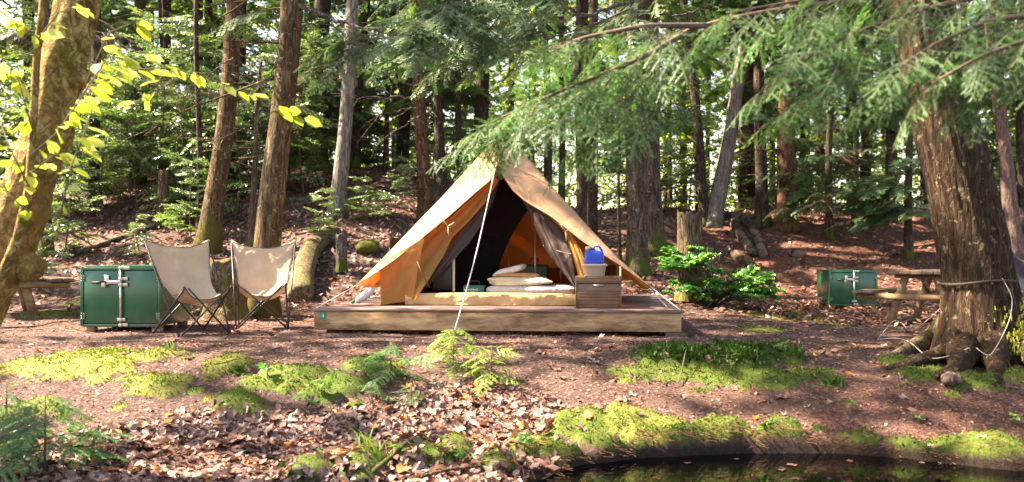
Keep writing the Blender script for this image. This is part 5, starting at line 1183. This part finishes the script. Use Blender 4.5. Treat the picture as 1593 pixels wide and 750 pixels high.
for i, (px, py, s, lab) in enumerate([(475, 640, .12, 'three leafed seedling in moss left of centre'), (710, 728, .09, 'shiny green seedling on the moss at bottom centre'), (815, 705, .09, 'star leafed seedling at the left end of the stream'), (415, 590, .10, 'pale seedling beside the first left moss mound'),
     (500, 612, .10, 'seedling with long leaves right of the left moss'), (1325, 640, .07, 'tiny green seedling on the bare right bank'), (1265, 612, .06, 'single maple leaf seedling below the cushion moss'), (1580, 665, .08, 'small seedling at the right edge above the moss'), (620, 712, .07, 'small seedling beside the tall grass'), (1430, 660, .05, 'tiny seedling above the stream bank at right')]):
    sprout(lab, gp(px, py, 0), s, 5, i, tpl=OVAL if i in (0, 1, 4) else MAPLE)

# ---------------------------------------------------------------- moss fuzz, litter
def gz(x, y): return gh(x, y)
def moss():
    rg = np.random.default_rng(3); n = 420000; mb = MB()
    X = []; Y = []
    for (a, b, rx, ry, h, u) in MOSS:
        k = int(n*min(.06, rx*ry*.022*(1 if b < 9 else .2))); X.append(a+rg.uniform(-1.2, 1.2, k)*rx); Y.append(b+rg.uniform(-1.2, 1.2, k)*ry)
    X = np.concatenate(X); Y = np.concatenate(Y); m, h, u = mossf(X, Y); k = rg.random(len(X)) < m*1.15-.12; X, Y, m, u, h = X[k], Y[k], m[k], u[k], h[k]; Z = gz(X, Y)
    N_ = len(X); dp = Y/6.5; s = rg.uniform(.008, .017, N_)*dp*(1+1.0*(u < .15)); a = rg.uniform(0, 6.28, N_); w_ = s*.42
    lx, ly = rg.normal(0, .45, N_)*s, rg.normal(-.15, .45, N_)*s
    B = np.stack([X, Y, Z-.002], -1); D = np.stack([np.cos(a)*w_, np.sin(a)*w_, 0*a], -1); T_ = B+np.stack([lx, ly, s*rg.uniform(.6, 1.3, N_)], -1)
    v = np.stack([B-D, B+D, T_+D*.4, T_-D*.4], 1).reshape(-1, 3); var = np.clip(.04+.66*u+rg.normal(0, .12, N_)+.35*(vn(X*6, Y*6, 0, 8)-.5), 0, 1)
    mb.add(v, np.arange(N_*4).reshape(-1, 4), None, 0, np.repeat(var, 4)); o = mb.build('moss', [M['moss']]); tag(o, 'soft green moss cushions along the bank', 'moss', None, 'stuff'); print('moss', N_)
moss()
def litter():
    rg = np.random.default_rng(4); mb = MB()
    def scatter(n, x0, x1, y0, y1, size, dens=None, tpl=OVAL, var=(.5, .22), curl=.24, lift=.010):
        x = rg.uniform(x0, x1, n); y = rg.uniform(y0, y1, n)
        if dens is not None: k = rg.random(n) < dens(x, y); x, y = x[k], y[k]
        k = (y > shore(x)+.02); x, y = x[k], y[k]; n = len(x); z = gz(x, y)
        e = .05; gx = (gz(x+e, y)-z)/e; gy = (gz(x, y+e)-z)/e; yaw = rg.uniform(0, 6.28, n)
        pit = -(gx*np.cos(yaw)+gy*np.sin(yaw))+rg.normal(0, curl, n); rol = (gy*np.cos(yaw)-gx*np.sin(yaw))+rg.normal(0, curl, n)
        s = rg.uniform(size[0], size[1], n)
        A = place(np.stack([x, y, z+lift*rg.uniform(.3, 1.3, n)], -1), yaw, np.clip(pit, -1.2, 1.2), np.clip(rol, -1.2, 1.2), s)
        v = np.clip(rg.normal(*var, n)+.0*x, 0, 1)
        A[:, :3, 2] *= 1.2
        mb.inst(tpl[0], tpl[1] if tpl is not MAPLE else None, tpl[1] if tpl is MAPLE else None, A, 0, v)
    bankd = lambda x, y: np.clip(1.35*sstep((.25-x+.9*(fbm(x*1.5, y*1.5, 0, 14)-.5))/.5)*sstep((7.15-.25*np.abs(x+.3)-y+.5*(fbm(x*2, y*2, 0, 15)-.5))/.35), 0, 1)*(1-.9*mossf(x, y)[0])
    scatter(17000, -4, .5, 4.8, 7.4, (.022, .085), bankd, OVAL); scatter(3800, -4, .5, 4.8, 7.3, (.05, .13), bankd, MAPLE, (.52, .25)); scatter(16000, -4, .7, 4.8, 7.6, (.012, .04), bankd, DIA, (.4, .25))
    sp = lambda x, y: .6*(1-.5*mossf(x, y)[0])
    scatter(330, .2, 4.2, 5.8, 8.2, (.06, .11), sp, MAPLE, (.62, .2)); scatter(16000, -4, 4.6, 5.6, 8.6, (.012, .035), lambda x, y: 1-.75*mossf(x, y)[0], DIA, (.5, .25), .3, .004); scatter(60000, -7, 7.5, 7.6, 14, (.014, .038), lambda x, y: (.15+.8*fbm(x*1.2, y*1.2, 0, 16))*(1-.8*mossf(x, y)[0]), DIA, (.5, .25), .25, .005)
    scatter(700, -6, 6.5, 8, 13.5, (.04, .08), None, OVAL, (.55, .22)); scatter(160, -6, 6.5, 7.5, 13.5, (.06, .10), None, MAPLE, (.6, .2))
    hill = lambda x, y: np.clip(.35+1.1*(fbm(x*.8, y*.8, 0, 17)-.35), 0, 1)*sstep((y-12.6)/1.2)
    scatter(90000, -13, 14, 12.6, 26, (.06, .13), hill, DIA, (.52, .2), .35, .02); scatter(9000, -9, 9, 12.6, 20, (.07, .12), hill, OVAL, (.6, .2), .4, .02)
    n = 15; x = rg.uniform(.3, 3.3, n); y = shore(x)-rg.uniform(.05, .8, n); A = place(np.stack([x, y, 0*x+WATER+.004], -1), rg.uniform(0, 6.28, n), rg.normal(0, .03, n), rg.normal(0, .03, n), rg.uniform(.03, .09, n)); mb.inst(MAPLE[0]*np.array([1, 1, .3]), None, MAPLE[1], A, 0, np.clip(rg.normal(.35, .2, n), 0, 1))
    tag(mb.build('leaf_litter', [M['litter']]), 'dry fallen leaves strewn over the bank and slopes', 'leaves', None, 'stuff')
    mb2 = MB(); n = 17000; x = rg.uniform(-3, 4.5, n); y = rg.uniform(5.4, 8.4, n); k = (y > shore(x)+.1) & (rg.random(n) < .25+.75*sstep((x-.3)/.6)); x, y = x[k], y[k]; n = len(x); z = gz(x, y)+rg.uniform(.001, .012, n)
    a = rg.uniform(0, 6.28, n); L = rg.uniform(.02, .055, n); d_ = np.stack([np.cos(a)*L, np.sin(a)*L, rg.normal(0, .15, n)*L], -1); s_ = np.stack([-np.sin(a), np.cos(a), 0*a], -1)*.0016; B = np.stack([x, y, z], -1); e = B+d_; e[:, 2] = np.maximum(e[:, 2], gz(e[:, 0], e[:, 1])+.002)
    v = np.stack([B-s_, B+s_, e+s_, e-s_], 1).reshape(-1, 3); mb2.add(v, np.arange(n*4).reshape(-1, 4), None, 0, np.repeat(np.clip(rg.normal(.5, .25, n), 0, 1), 4))
    # needles and rootlets hanging over the undercut edge
    n = 700; x = rg.uniform(.2, 3.3, n); y = shore(x)+rg.uniform(-.02, .10, n); z = gz(x, y+.05)-rg.uniform(0, .07, n); a = rg.uniform(0, 6.28, n); L = rg.uniform(.03, .08, n); B = np.stack([x, y-.03, z], -1); e = B+np.stack([np.cos(a)*L, -.3*L, -.25*L*rg.random(n)], -1); s_ = np.array([0, 0, .0018])
    v = np.stack([B-s_, B+s_, e+s_, e-s_], 1).reshape(-1, 3); mb2.add(v, np.arange(n*4).reshape(-1, 4), None, 0, np.repeat(rg.uniform(.5, 1, n), 4))
    for _ in range(420):
        x0 = rg.uniform(-5.5, 5.5); y0 = rg.uniform(5.6, 15); L = rg.uniform(.08, .35); a = rg.uniform(0, 6.28)
        if y0 < shore(x0)+.15: continue
        P = [(x0+math.cos(a+.25*math.sin(j+x0*9))*L*j/5, y0+math.sin(a+.25*math.sin(j+x0*9))*L*j/5) for j in range(6)]; zz = gh(np.array([p[0] for p in P]), np.array([p[1] for p in P]))+.006
        mb2.tube([(p[0], p[1], z_) for p, z_ in zip(P, zz)], np.linspace(.0045, .002, 6), 4, 0, rg.uniform(0, .9), cap=False)
    tag(mb2.build('needle_litter', [M['needle_litter']]), 'fine brown needles and small twigs covering the ground', 'needles', None, 'stuff')
litter()
